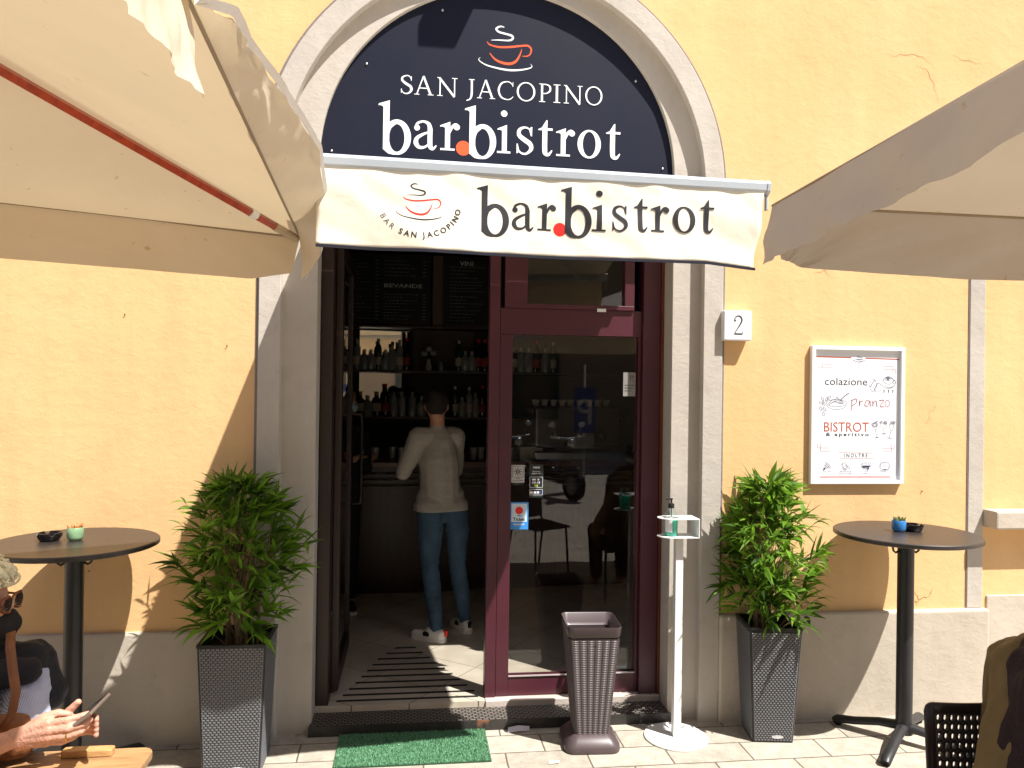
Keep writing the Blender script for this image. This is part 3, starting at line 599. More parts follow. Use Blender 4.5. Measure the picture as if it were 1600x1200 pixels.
k.line([(PX(318),PZ(888)),(PX(594),PZ(890))], .0016); k.line([(PX(318),PZ(931)),(PX(594),PZ(933))], .0016)
for st in ([(415,470),(418,500),(412,560)], [(415,480),(450,465),(452,495),(420,520)], [(475,475),(480,520),(482,490),(505,480)], [(555,480),(530,480),(520,515),(540,522),(560,480),(562,515),(572,518)], [(580,480),(584,500),(582,522),(588,492),(603,480),(613,492),(613,516),(624,522)], [(628,478),(668,474),(640,520),(672,524)]): PL(k, st, .0032, 8)
k.ring(PX(696), PZ(498), .0145, .020, PX(696), PZ(498), .0120, .0172); k.build('print', m_crim, mn, po)
k = Ink()
k.put(fit(sans('colazione', 1), PX(205), PX(537), PZ(360), PZ(302)), 0, 0, 1); k.put(fit(sans('& aperitivo', 1, bold=.018, spacing=1.35), PX(218), PX(553), PZ(768), PZ(732)), 0, 0, 1)
k.put(fit(sans('INOLTRE', 1, spacing=1.4), PX(365), PX(546), PZ(924), PZ(896)), 0, 0, 1); k.build('print', m_char, mn, po)
k = Ink(); TH = .0017
def C_(x, y, rx, ry, w=TH, a0=0, a1=360, n=14): PL(k, [(x+rx*math.cos(R(a0+(a1-a0)*i/n)), y+ry*math.sin(R(a0+(a1-a0)*i/n))) for i in range(n+1)], w, 2)
C_(583,358,27,50); C_(618,372,28,38,a0=-60,a1=150); PL(k, [(560,372),(585,330),(600,316)], TH*2); PL(k, [(590,395),(612,350),(628,340)], TH*2); PL(k, [(575,395),(600,345)], TH)
C_(705,338,54,42); C_(703,316,38,30); C_(700,305,20,14); C_(700,304,8,6,TH*2.5); C_(712,352,34,20,a0=0,a1=180); C_(750,330,10,14)
for a in (667, 703, 737): PL(k, [(a,390),(a+4,402),(a-2,414)], TH*2.5)
C_(298,500,80,28); C_(298,505,78,46,a0=10,a1=170); PL(k, [(235,505),(262,478),(290,470),(300,455),(325,478),(350,488)], TH*1.5); PL(k, [(240,512),(280,490),(320,500),(360,498)], TH*1.6); PL(k, [(325,480),(360,445),(395,420)], TH*2.4); PL(k, [(260,500),(300,480),(345,505)], TH)
for (a, b, an) in ((188,468,60),(240,460,-40),(222,470,-60),(178,500,20),(200,505,80),(175,545,80),(205,548,50),(197,585,90)):
    c_, s_ = math.cos(R(an)), math.sin(R(an)); PL(k, [(a+dx*c_-dy*s_, b+dx*s_+dy*c_) for dx, dy in ((-18,0),(-6,8),(10,6),(18,0),(8,-8),(-8,-6),(-18,0))], TH*1.2, 4)
PL(k, [(570,662),(622,645),(608,705),(570,662)], TH, 2); PL(k, [(604,705),(618,765)], TH, 2); PL(k, [(600,770),(636,764)], TH*1.6, 2); C_(600,668,16,12,TH*2); PL(k, [(600,650),(622,638)], TH*2)
PL(k, [(640,655),(696,655),(672,702),(640,655)], TH, 2); PL(k, [(671,702),(674,735)], TH, 2); PL(k, [(655,738),(690,736)], TH*1.6, 2); C_(682,650,12,9,TH*2); PL(k, [(636,648),(660,640)], TH*2)
PL(k, [(722,650),(714,680),(726,712),(744,695),(754,655)], TH); PL(k, [(727,712),(716,770)], TH, 2); PL(k, [(697,770),(735,776)], TH*1.6, 2); C_(735,650,12,8,TH*2); C_(752,648,8,9,TH*1.6)
# service icons
for rr in (14, 26, 38, 48): C_(208, 1015, rr, rr, TH*1.7, -85, -8, 8)
C_(208,1015,3,3,TH*4)
PL(k, [(345,975),(372,968),(388,1000),(362,1012),(345,975)], TH*1.4, 2); PL(k, [(372,985),(396,1000),(408,1022)], TH*1.4); PL(k, [(352,1000),(368,1020),(385,1022)], TH*1.6)
PL(k, [(502,970),(566,970),(566,998),(502,998),(502,970)], TH*1.4, 2); PL(k, [(504,994),(564,994)], TH*4, 2)
for a in (512, 523, 534): PL(k, [(a,1006),(a,1018)], TH*1.4, 2)
C_(550,1013,4,4,TH*3)
PL(k, [(648,968),(712,968),(712,1016),(648,1016),(648,968)], TH*1.6, 2); PL(k, [(668,1021),(694,1021)], TH*3, 2)
k.put(fit(sans('TV', 1), PX(668), PX(693), PZ(1000), PZ(986)), 0, 0, 1)
for txt, a, b, y in (('Free Wifi',196,258,1042),('Bancomat &',330,420,1042),('Carte di credito',320,428,1060),('Aria',520,548,1042),('Condizionata',488,580,1060),('Sala con TV',640,720,1042)):
    k.put(fit(sans(txt, 1), PX(a), PX(b), PZ(y), PZ(y-13)), 0, 0, 1)
PL(k, [(415,158),(440,172),(465,178),(495,170),(513,158)], TH*1.6); PL(k, [(430,152),(465,160),(500,152)], TH*1.5)
k.build('print', m_indigo, mn, po)
for ink, mt in zip(logo_parts(), (m_char, m_char, m_char)):
    kk = Ink(); kk.put(ink, PX(440), PZ(160), .042, .030); kk.build('print', mt, mn, po)
# ================================================================== stickers on the glass
def sticker(name, label, x, z, w_, h_, mat):
    t = thing(name, label, 'sticker', (x, .2125 if x < .549 else .2335, z)); 
    q = MB(); q.box(-w_/2,-.0012,-h_/2,w_/2,0,h_/2); q.build('backing', mat, t); return t
s1 = sticker('warning_sticker', 'small pale square sticker with a radiating round emblem on the door glass', .590, 1.314, .074, .098, M('sticker_grey', (.50,.49,.47), .5))
k = Ink(); k.ring(0,.012,.011,.011,0,.012,.0065,.0065); k.disk(0,.012,.0035)
for i in range(8):
    a = 2*PI*i/8; k.stroke([(.011*math.cos(a),.012+.011*math.sin(a)),(.019*math.cos(a),.012+.019*math.sin(a))], .0025); k.disk(.020*math.cos(a), .012+.020*math.sin(a), .0030)
k.line([(-.029,-.018),(.029,-.018),(.029,.041),(-.029,.041),(-.029,-.018)], .0018); k.put(fit(sans('area',1),-.012,.012,-.030,-.022),0,0,1); k.put(fit(sans('videosorvegliata',1,bold=.02),-.030,.030,-.043,-.034),0,0,1)
k.build('print', m_char, s1, lambda x, y, q: (x, -.0014-q, y))
s2 = sticker('payment_sticker', 'dark card payment sticker with small card logos on the door glass', .694, 1.274, .078, .185, M('sticker_black', (.02,.025,.025), .4))
k = Ink(); k.put(fit(sans('nexi',1,bold=.02),-.018,.018,.070,.084),0,0,1); k.put(fit(sans('Qui puoi',1,bold=.015),-.022,.022,.049,.057),0,0,1); k.put(fit(sans('pagare con',1,bold=.015),-.026,.026,.037,.045),0,0,1)
k.line([(-.036,.022),(.036,.022),(.036,-.036),(-.036,-.036),(-.036,.022)], .0018); k.line([(-.036,-.047),(.036,-.047),(.036,-.078),(-.036,-.078),(-.036,-.047)], .0018)
for a, b, c_, d in ((-.023,.003,-.003,.013),(.005,.003,.017,.013),(-.023,-.014,-.003,-.003),(.003,-.014,.020,-.003),(-.034,-.070,-.018,-.058),(-.014,-.070,.001,-.058),(.005,-.070,.017,-.058)): k.poly([(a,b),(c_,b),(c_,d),(a,d)])
k.build('print', m_ink, s2, lambda x, y, q: (x, -.0014-q, y))
k = Ink(); k.disk(-.016,-.0085,.004); k.build('print', m_orange, s2, lambda x, y, q: (x, -.0030, y))
k = Ink(); k.disk(.026,-.064,.006); k.disk(.012,-.0085,.004); k.build('print', M('blue_print', (.03,.09,.45), .5), s2, lambda x, y, q: (x, -.0030, y))
k = Ink(); k.poly([(-.011,-.032),(.010,-.032),(.010,-.019),(-.011,-.019)]); k.build('print', M('lime_print', (.45,.6,.12), .5), s2, lambda x, y, q: (x, -.0030, y))
s3 = sticker('ticket_sticker', 'blue and white meal ticket sticker with a red ball, low on the door glass', .600, 1.080, .104, .152, M('sticker_blue', (.05,.28,.72), .4))
k = Ink(); k.poly([(-.044,-.034),(.044,-.034),(.044,.068),(-.044,.068)]); k.build('print', M('pale_blue', (.62,.76,.88), .4), s3, lambda x, y, q: (x, -.0019, y))
k = Ink(); k.disk(0,.030,.0215,n=28); k.build('print', m_red, s3, lambda x, y, q: (x, -.0030, y))
k = Ink(); k.put(fit(sans('Ticket',1,bold=.02),-.033,.033,-.028,-.010),0,0,1); k.disk(0,.0005,.012,.0022); k.build('print', m_char, s3, lambda x, y, q: (x, -.0030-q, y))
k = Ink(); k.put(fit(sans('Restaurant',1,bold=.02),-.031,.031,-.052,-.041),0,0,1); k.build('print', m_ink, s3, lambda x, y, q: (x, -.0019-q, y))
s4 = sticker('opening_hours_notice', 'white printed notice stuck near the right edge of the door glass', 1.222, 1.822, .072, .135, M('notice_paper', (.25,.245,.235), .6))
k = Ink(); k.put(fit(sans('57',1,bold=.02),.0,.026,.030,.050),0,0,1); k.put(fit(sans('+ +',1,bold=.02),.002,.024,.016,.024),0,0,1)
for i in range(3): k.stroke([(-.028,-.005-.016*i),(.026-.008*i,-.005-.016*i)], .0035)
k.build('print', m_char, s4, lambda x, y, q: (x, -.0019-q, y))
# ================================================================== bar tables
m_top = M('table_laminate', (.030,.024,.022), .38, var=.15, spec=.6, scale=30, bump=.04, bscale=400)
def bar_table(label, loc, rz):
    t = thing('bar_table', label, 'bar table', loc, rz, 'tall round bar tables by the wall')
    q = MB(); q.lathe([(.0,1.056),(.342,1.056),(.350,1.060),(.350,1.076),(.345,1.080),(0,1.080)], n=72, caps=False); q.build('tabletop', m_top, t, smooth=True)
    q = MB(); q.lathe([(.043,.05),(.040,.09),(.040,.99),(.040,1.04),(.07,1.055)], n=28, caps=True); q.build('column', m_metal, t, smooth=True)
    for i in range(4):
        a = R(45+90*i); c_, s_ = math.cos(a), math.sin(a)
        q = MB(); q.tube([(c_*.02,s_*.02,.085),(c_*.12,s_*.12,.075),(c_*.24,s_*.24,.045),(c_*.33,s_*.33,.030),(c_*.345,s_*.345,.018)], [.030,.026,.025,.027,.024], 12, flat=.8)
        lg = q.build('leg', m_metal, t, smooth=True); q = MB(); q.lathe([(.016,0),(.018,.012)], (c_*.325,s_*.325,0), 14); q.build('foot_pad', m_strip, lg)
    for s in (-1, 1):
        q = MB(); q.tube([(s*.038,0,.985),(s*.055,0,.975),(s*.068,0,.985),(s*.072,0,1.005)], .0055, 8); q.build('bag_hook', m_metal, t, smooth=True)
    return t
bt = bar_table('tall round bar table right of the door with the blue pot on it', (2.53,-.355,0), R(-2))
bt2 = copy_thing(bt, (-1.49,-.37,0), 'tall round bar table at the left wall with the green pot on it', R(8))
def ashtray(label, loc, rz):
    t = thing('ashtray', label, 'ashtray', loc, rz, 'black ashtrays on the bar tables'); mb = MB(); n = 48; rows = []
    def notch(i, z): return z-(.011 if (i % 12) in (0, 1, 11) else 0)
    for r, z in ((.0,0),(.036,0),(.040,.003),(.050,.030),(.0505,.036),(.044,.036),(.040,.010),(.0,.009)):
        rows.append([(r*math.cos(2*PI*i/n)+1e-5*i, r*math.sin(2*PI*i/n), notch(i, z) if z > .029 else z) for i in range(n)])
    mb.rings(rows, caps=False); mb.build('bowl', M('black_melamine', (.012,.010,.012), .3), t, smooth=True, angle=40); return t
at = ashtray('black notched ashtray on the right bar table beside the blue pot', (2.585,-.33,1.081), .3)
copy_thing(at, (-1.605,-.35,1.081), 'black notched ashtray on the left bar table beside the green pot', .6)
def succulent(label, loc, potc, leafc, seed, spread):
    t = thing('potted_succulent', label, 'potted succulent', loc, 0, 'little pots on the bar tables'); random.seed(seed)
    q = MB(); q.lathe([(.0,.0),(.024,.0),(.031,.007),(.034,.015),(.034,.055),(.032,.058),(.030,.056),(.029,.045),(0,.045)], n=32, caps=False); q.build('pot', potc, t, smooth=True)
    q = MB()
    for i in range(22):
        a = random.random()*2*PI; rr = random.random()**.6*.020; tilt = spread*rr/.02; b = Vector((rr*math.cos(a), rr*math.sin(a), .045)); d = Vector((math.cos(a)*tilt, math.sin(a)*tilt, 1)).normalized(); L_ = random.uniform(.020,.036)
        q.tube([b, b+d*L_*.5, b+d*L_], [.003,.0055,.0012], 7)
    q.build('succulent', leafc, t, smooth=True); return t
succulent('succulent in a small blue pot on the right bar table', (2.502,-.335,1.081), M('blue_ceramic', (.035,.20,.50), .35, var=.05), M('succulent_green', (.16,.20,.06), .5, var=.4, scale=60), 3, .5)
succulent('orange tipped succulent in a small green pot on the left bar table', (-1.498,-.345,1.081), M('green_ceramic', (.22,.36,.20), .45, var=.15, scale=40), M('succulent_orange', (.50,.20,.06), .5, var=.4, scale=60), 5, .9)
# ================================================================== bamboo planters
m_wk = M('dark_wicker', (.115,.118,.128), .30, var=.1, spec=1.0); m_wkd = M('dark_wicker_gap_shade', (.012,.012,.013), .5)  # near-black pot body: shade between the raised cells put into its colour

def leaf_mat():
    m, N, L, P = nodes('bamboo_leaf'); P.inputs['Roughness'].default_value = .5; P.inputs['Specular IOR Level'].default_value = .3
    at = N.new('ShaderNodeAttribute'); at.attribute_name = 'tone'; r = ramp(N, 0, 1, (.016,.052,.006,1), (.27,.50,.03,1)); e = r.color_ramp.elements.new(.93); e.color = (.22,.44,.026,1); r.color_ramp.elements[-1].color = (.22,.24,.05,1)
    L.new(at.outputs['Fac'], r.inputs[0]); L.new(r.outputs[0], P.inputs['Base Color'])
    tr = N.new('ShaderNodeBsdfTranslucent'); L.new(r.outputs[0], tr.inputs[0]); g = N.new('ShaderNodeGamma'); g.inputs[1].default_value = .8; L.new(r.outputs[0], g.inputs[0]); L.new(g.outputs[0], tr.inputs[0])
    ms = N.new('ShaderNodeMixShader'); ms.inputs[0].default_value = .42; L.new(P.outputs[0], ms.inputs[1]); L.new(tr.outputs[0], ms.inputs[2]); L.new(ms.outputs[0], N['Material Output'].inputs[0]); return m
m_leaf = leaf_mat(); m_cane = M('bamboo_cane', (.20,.13,.06), .6, var=.3, scale=30)
def bamboo(label, loc, rz, wt, wbm, h, crown, seed, nb):
    t = thing('potted_bamboo', label, 'potted plant', loc, rz, 'bamboo planters flanking the door'); random.seed(seed)
    q = MB(); a, b = wbm/2, wt/2
    def sq(s, z, r=.012):
        o = []
        for cx, cy, a0 in ((s-r, s-r, 0), (-s+r, s-r, 90), (-s+r, -s+r, 180), (s-r, -s+r, 270)):
            for k_ in range(4): an = R(a0+30*k_); o.append((cx+r*math.cos(an), cy+r*math.sin(an), z))
        return o
    q.rings([sq(a, 0), sq(a, .012), sq(b, h-.012), sq(b+.004, h-.010), sq(b+.004, h), sq(b-.012, h), sq(b-.016, h-.06)], caps=True); nf = len(q.f); woven(q, wbm, wt, .008, h-.012, 14 if wt > .3 else 12, .0112, .0046, True, .0026, 4); q.build('planter', m_wkd, t, smooth=True, angle=50, mat2=m_wk, split=nf)
    q = MB(); q.rings([sq(b-.017, h-.062), sq(b-.017, h-.058)], True); q.build('soil', M('soil', (.02,.013,.008), .9, bump=.8), t)
    q = MB(); q.rings([[(.03*math.cos(2*PI*i/20)+a*.20, y, .030+.0085*math.sin(2*PI*i/20)) for i in range(20)] for y in (-a-.0045, -a-.0005)], True); q.build('badge', M('silver_badge', (.5,.5,.5), .35), t)
    stems = MB(); LV = MB(); tone = []
    def leaf(p, d, L_, w_, droop, tn):
        d = d.normalized(); side = d.cross(Vector((0,0,1)));
        if side.length < .1: side = Vector((1,0,0))
        side.normalize(); side = (Matrix.Rotation(random.uniform(-.9,.9), 3, d) @ side); vs = []; pos = p.copy(); dd = d.copy()
        prof = (.25,.85,1.0,.75,.38,.02)
        for i, pw in enumerate(prof):
            nrm = side.cross(dd).normalized()
            vs += [pos-side*w_*pw/2+nrm*w_*.12*pw, pos.copy(), pos+side*w_*pw/2+nrm*w_*.12*pw]
            dd = (dd+Vector((0,0,-droop/5))).normalized(); pos = pos+dd*L_/5
        fs = []
        for i in range(5): fs += [(3*i,3*i+1,3*i+4,3*i+3),(3*i+1,3*i+2,3*i+5,3*i+4)]
        LV.add(vs, fs); tone.extend([tn]*len(fs))
    cw, ch0, ch1 = crown
    for c_ in range(9):
        a0 = random.random()*2*PI; r0 = random.random()*b*.55; base = Vector((r0*math.cos(a0), r0*math.sin(a0), h-.06)); top = Vector((math.cos(a0)*random.uniform(.05,.6)*cw, math.sin(a0)*random.uniform(.05,.6)*cw, random.uniform(ch1*.80, ch1*.99)))
        pts = []
        for i in range(9):
            u_ = i/8; p = base.lerp(top, u_); p.x += .012*math.sin(5*u_+c_); p.y += .012*math.cos(4*u_+c_*2); pts.append(p)
        stems.tube(pts, [.0075*(1-.7*i/8) for i in range(9)], 6)
    for i in range(nb):
        u_ = random.random(); z = ch0+(ch1-ch0)*(u_**.92); prof = (.62+.38*math.sin(PI*min(1, (u_+.12))**.8))*(1.0 if u_ < .72 else 1.0-.55*((u_-.72)/.28)**1.3)
        a1 = random.random()*2*PI; rr = cw*prof*math.sqrt(random.random())*random.choice((1, 1, 1, 1.12))*(.95+.55*noise.noise(Vector((math.cos(a1)*1.3+seed, math.sin(a1)*1.3, z*3.2))))
        node = Vector((rr*math.cos(a1), rr*math.sin(a1), z)); inn = Vector((node.x*.35, node.y*.35, z-.07-.06*random.random()))
        if inn.z < h-.03: inn.z = h-.03
        stems.tube([inn, inn.lerp(node, .55)+Vector((0,0,.012)), node], [.0020,.0014,.0008], 4)
        out = Vector((math.cos(a1), math.sin(a1), random.uniform(-.1,.7)))
        clump = random.random()
        for j in range(random.randint(4, 8)):
            d = (out+Vector((random.uniform(-1,1), random.uniform(-1,1), random.uniform(-.6,1.25)))*.95)
            tn = min(1, max(0, .30*clump+.62*random.random()**1.3+(.25 if random.random() < .07 else 0)))
            leaf(node+Vector((random.uniform(-.012,.012),)*3), d, random.uniform(.085,.15), random.uniform(.018,.027), random.uniform(.0,1.05), tn)
    for i in range(12):   # a few shoots standing out of the outline
        a1 = random.random()*2*PI; u_ = random.random(); p0 = Vector((math.cos(a1)*cw*.7, math.sin(a1)*cw*.7, ch0+(ch1-ch0)*u_)); p1 = p0+Vector((math.cos(a1)*.09, math.sin(a1)*.09, .06+.04*random.random()))
        if u_ > .75: p0 = Vector((math.cos(a1)*cw*.35, math.sin(a1)*cw*.35, ch1-.12)); p1 = p0+Vector((math.cos(a1)*.03, math.sin(a1)*.03, .15))
        stems.tube([p0, p0.lerp(p1,.5), p1], [.002,.0015,.0008], 4)
        for j in range(6): leaf(p0.lerp(p1, .3+.14*j), Vector((math.cos(a1)+random.uniform(-.8,.8), math.sin(a1)+random.uniform(-.8,.8), random.uniform(.1,.9))), random.uniform(.06,.10), .009, 1.0, random.random())
    stems.build('stems', m_cane, t, smooth=True)
    me = bpy.data.meshes.new('foliage'); me.from_pydata(LV.v, [], LV.f); me.materials.append(m_leaf); at = me.attributes.new('tone', 'FLOAT', 'FACE')
    at.data.foreach_set('value', tone); o = bpy.data.objects.new('foliage', me); COL.objects.link(o); o.parent = t
    me.polygons.foreach_set('use_smooth', [True]*len(me.polygons)); return t
bamboo('shaded bamboo plant in a tall dark wicker planter left of the door', (-.800,-.245,0), 0, .306, .258, .605, (.245,.645,1.33), 11, 200)
bamboo('sunlit bright green bamboo plant in a tall dark wicker planter right of the door', (1.868,-.190,0), R(-8), .268, .208, .590, (.250,.60,1.33), 29, 225)
# ================================================================== waste bin
bn = thing('waste_bin', 'brown woven-look plastic bin with open square top in front of the glass door', 'bin', (.915,-.20,0), R(-3))
def rsq(s, z, r, n_=6, sy=1.0):
    o = []
    for cx, cy, a0 in ((s-r, s-r, 0), (-s+r, s-r, 90), (-s+r, -s+r, 180), (s-r, -s+r, 270)):
        for k_ in range(n_+1): an = R(a0+90*k_/n_); o.append((cx+r*math.cos(an), (cy+r*math.sin(an))*sy, z))
    return o
m_binr = M('brown_plastic_rib', (.125,.100,.102), .36, var=.1, spec=.8); m_bind = M('brown_plastic_gap_shade', (.045,.034,.034), .5); m_bin = M('brown_plastic', (.078,.056,.058), .38, var=.08, spec=.5); m_rib = weave('ribbed_brown_plastic', (.24,.18,.185), (.012,.008,.009), .0300, .0074, .0024, .36, .004, 'xz', 1.0, .6, .5, 0)  # darker bin body paints in the shade of the grooves between ribs
q = MB(); q.rings([rsq(.084,.075,.012), rsq(.126,.562,.012), rsq(.114,.562,.012), rsq(.078,.09,.01)], caps=False); nf = len(q.f); woven(q, .168, .252, .078, .560, 6, .0090, .0032, False, .0032, 14, .0009); q.build('body', m_bind, bn, smooth=True, angle=50, mat2=m_binr, split=nf)
q = MB(); q.rings([rsq(.136,.0,.05), rsq(.140,.012,.052), rsq(.136,.035,.05), rsq(.110,.060,.035), rsq(.090,.078,.024), rsq(.080,.080,.02), rsq(.08,.078,.02)], caps=True); q.build('base', m_bin, bn, smooth=True, angle=60)
q = MB(); q.rings([rsq(.126,.568,.028), rsq(.131,.574,.030), rsq(.136,.618,.034), rsq(.136,.622,.034), rsq(.131,.618,.032), rsq(.124,.575,.028), rsq(.113,.562,.026)], caps=False); q.build('rim', m_bin, bn, smooth=True, angle=60)
q = MB(); q.rings([[(.022*math.cos(2*PI*i/16), y, .530+.007*math.sin(2*PI*i/16)) for i in range(16)] for y in (-.1235, -.117)], True); q.build('badge', m_strip, bn)
# ================================================================== sanitiser stand and bottle
st = thing('sanitiser_stand', 'white metal hand sanitiser stand on a round base by the doorway', 'stand', (1.375,-.19,0))
q = MB(); q.lathe([(0,0),(.160,0),(.163,.003),(.163,.008),(.160,.011),(0,.011)], n=64, caps=False); q.build('base', m_white, st, smooth=True)
q = MB(); q.box(-.020,-.020,.011,.020,.020,1.040); q.build('pole', m_white, st, bevel=.002)
def plate_ring(z, hole):
    mb = MB(); out = []; inn = []
    for i in range(33):
        a = R(90+180*i/32); out.append((-.045+.062*math.cos(a)*1.15, .062*math.sin(a)))
    o2 = out+[(.085,-.062),(.085,.062)]; mb.rings([[(x, y-.012, z+d) for x, y in o2] for d in (0, .004)], True)
    return mb
hd = plate_ring(1.041, 0); n = 40
ring_o = [(-.045+.071*math.cos(R(90+180*i/28)), .062*math.sin(R(90+180*i/28))) for i in range(29)]+[(.085,-.062),(.085,.062)]
hole = []
for x, y in ring_o:
    a = math.atan2(y, x+.045); hole.append((-.045+.044*math.cos(a), .044*math.sin(a)))
vs = []; nn = len(ring_o)
for z in (1.135, 1.139):
    vs += [(x, y-.012, z) for x, y in ring_o]+[(x, y-.012, z) for x, y in hole]
fs = []
for i in range(nn):
    j = (i+1) % nn; fs += [(i, j, nn+j, nn+i), (2*nn+i, 3*nn+i, 3*nn+j, 2*nn+j), (i, 2*nn+i, 2*nn+j, j), (nn+i, nn+j, 3*nn+j, 3*nn+i)]
hd.add(vs, fs); hd.box(.0815,-.0735,1.0455,.0855,.0495,1.1345); hd.build('bottle_holder', m_white, st)
bo = thing('sanitiser_bottle', 'clear pump bottle of green hand sanitiser in the white stand', 'bottle', (1.330,-.202,1.0455))
def liquid(): 
    m, N, L, P = nodes('green_gel'); N.remove(P); out = N['Material Output']; d = N.new('ShaderNodeBsdfTranslucent'); d.inputs[0].default_value = (.05,.80,.62,1); e = N.new('ShaderNodeBsdfDiffuse'); e.inputs[0].default_value = (.03,.60,.45,1); ms = N.new('ShaderNodeMixShader'); L.new(d.outputs[0], ms.inputs[1]); L.new(e.outputs[0], ms.inputs[2]); g = N.new('ShaderNodeBsdfGlossy'); g.inputs['Roughness'].default_value = .1; m2 = N.new('ShaderNodeMixShader'); m2.inputs[0].default_value = .06; L.new(ms.outputs[0], m2.inputs[1]); L.new(g.outputs[0], m2.inputs[2]); L.new(m2.outputs[0], out.inputs[0]); return m
q = MB(); q.lathe([(0,.0),(.032,.0),(.034,.004),(.034,.085),(.031,.108),(.022,.128),(.013,.140),(.012,.146)], n=32, caps=False); q.build('bottle', glass('clear_bottle', (.93,.97,.96), 1.45, 1.6), bo, smooth=True)
q = MB(); q.lathe([(0,.002),(.0315,.002),(.0315,.078),(0,.078)], n=32, caps=False); q.build('gel', liquid(), bo, smooth=True)
q = MB(); q.rings([[(.0345*math.cos(R(a)), .0345*math.sin(R(a)), z) for a in range(190, 268, 6)] for z in (.022, .102)], caps=False, closed=False); q.build('bottle_label', M('label_white', (.78,.78,.8), .5), bo, solid=.0006)
q = MB(); q.lathe([(.0,.142),(.0155,.142),(.0155,.163),(.010,.166),(.0045,.168),(.0045,.184),(.008,.185),(.008,.191),(0,.191)], n=20, caps=False); q.tube([(0,0,.188),(-.022,0,.188),(-.028,0,.184)], .0035, 8); q.tube([(0,0,.14),(0,0,.01)], .0025, 6); q.build('pump', m_strip, bo, smooth=True)
# ================================================================== mat, litter
m_turf = M('green_turf_backing', (.02,.07,.03), .9)
dm = thing('door_mat', 'green artificial grass door mat lying on the paving before the step', 'mat', (.030,-.180,0), R(0))
q = MB(); q.box(-.375,-.180,.001,.372,.165,.007); q.build('backing', m_turf, dm)
random.seed(8); q = MB()
for i in range(26000):
    x = random.uniform(-.373,.370); y = random.uniform(-.178,.163); a = random.random()*2*PI; h_ = random.uniform(.006,.013); lx, ly = random.uniform(-.005,.005), random.uniform(-.005,.005); c_, s_ = .0017*math.cos(a), .0017*math.sin(a)
    q.add([(x-c_, y-s_, .006), (x+c_, y+s_, .006), (x+lx, y+ly, .006+h_)], [(0,1,2)])
def turf_mat():
    m, N, L, P = nodes('green_turf'); P.inputs['Roughness'].default_value = .5; tc = N.new('ShaderNodeTexCoord'); n = N.new('ShaderNodeTexNoise'); n.inputs['Scale'].default_value = 90; L.new(tc.outputs['Object'], n.inputs[0]); r = ramp(N, .35, .65, (.08,.25,.12,1), (.27,.54,.32,1)); L.new(n.outputs['Fac'], r.inputs[0]); L.new(r.outputs[0], P.inputs['Base Color']); return m
q.build('pile', turf_mat(), dm)
lt = thing('paper_scrap', 'crumpled pale paper lying against the step beside the mat', 'litter', (.575,-.045,.0))
q = MB(); q.add([(-.058,-.012,.002),(.0,-.016,.010),(.055,-.008,.004),(.058,.010,.022),(.0,.012,.028),(-.055,.010,.020)], [(0,1,4,5),(1,2,3,4)]); q.build('paper', M('paper_lilac', (.6,.58,.66), .6), lt, solid=.001)
lt = thing('paper_scrap', 'small torn white paper with a dark mark on the paving near the mat corner', 'litter', (.700,-.40,.0))
q = MB(); q.add([(-.03,-.01,.003),(.02,-.012,.006),(.03,.012,.004),(-.02,.014,.008)], [(0,1,2,3)]); q.build('paper', M('paper_white', (.7,.68,.64), .6), lt, solid=.001)
# ================================================================== parasols
def grid_tri(mb, A, B, Cc, n, sag, amp, seed, up=True):
    """triangle patch A-B edge, apex C, with sag and soft folds"""
    A, B, Cc = Vector(A), Vector(B), Vector(Cc); nrm = (B-A).cross(Cc-A).normalized()
    if nrm.z < 0: nrm = -nrm
    idx = {}; vs = []
    for i in range(n+1):
        for j in range(n+1-i):
            u_, v_ = i/n, j/n; p = A+(B-A)*u_+(Cc-A)*v_; e = min(u_, v_, 1-u_-v_)*3; p = p-nrm*sag*e*(1-.3*e)+nrm*amp*noise.noise(p*2.5+Vector((seed,0,0)))*min(1, e*3)
            idx[(i, j)] = len(vs); vs.append(p)
    fs = []
    for i in range(n):
        for j in range(n-i):
            fs.append((idx[(i,j)], idx[(i+1,j)], idx[(i,j+1)]))
            if j < n-i-1: fs.append((idx[(i+1,j)], idx[(i+1,j+1)], idx[(i,j+1)]))
    mb.add(vs, fs)
def ribbon(mb, top, bot, nx=70, nz=8, amp=.014, seed=0):
    """cloth strip between two polylines of 3-D points with wind folds"""
    def samp(pl, t):
        m_ = len(pl)-1; f = t*m_; i = min(int(f), m_-1); return Vector(pl[i]).lerp(Vector(pl[i+1]), f-i)
    vs = []
    for j in range(nz+1):
        for i in range(nx+1):
            a, b = samp(top, i/nx), samp(bot, i/nx); p = a.lerp(b, j/nz); tg = (samp(top, min(1,i/nx+.02))-samp(top, max(0,i/nx-.02))).normalized(); nr = tg.cross((b-a).normalized()); w_ = (j/nz)**.8
            p = p+nr*amp*w_*(noise.noise(Vector((i*.16, j*.22, seed)))*1.6+.7*noise.noise(Vector((i*.45+j*.25, j*.3, seed+7)))); vs.append(p)
    mb.add(vs, [(j*(nx+1)+i, j*(nx+1)+i+1, (j+1)*(nx+1)+i+1, (j+1)*(nx+1)+i) for j in range(nz) for i in range(nx)])
m_seam = M('seam_tape', (.30,.23,.15), .8)
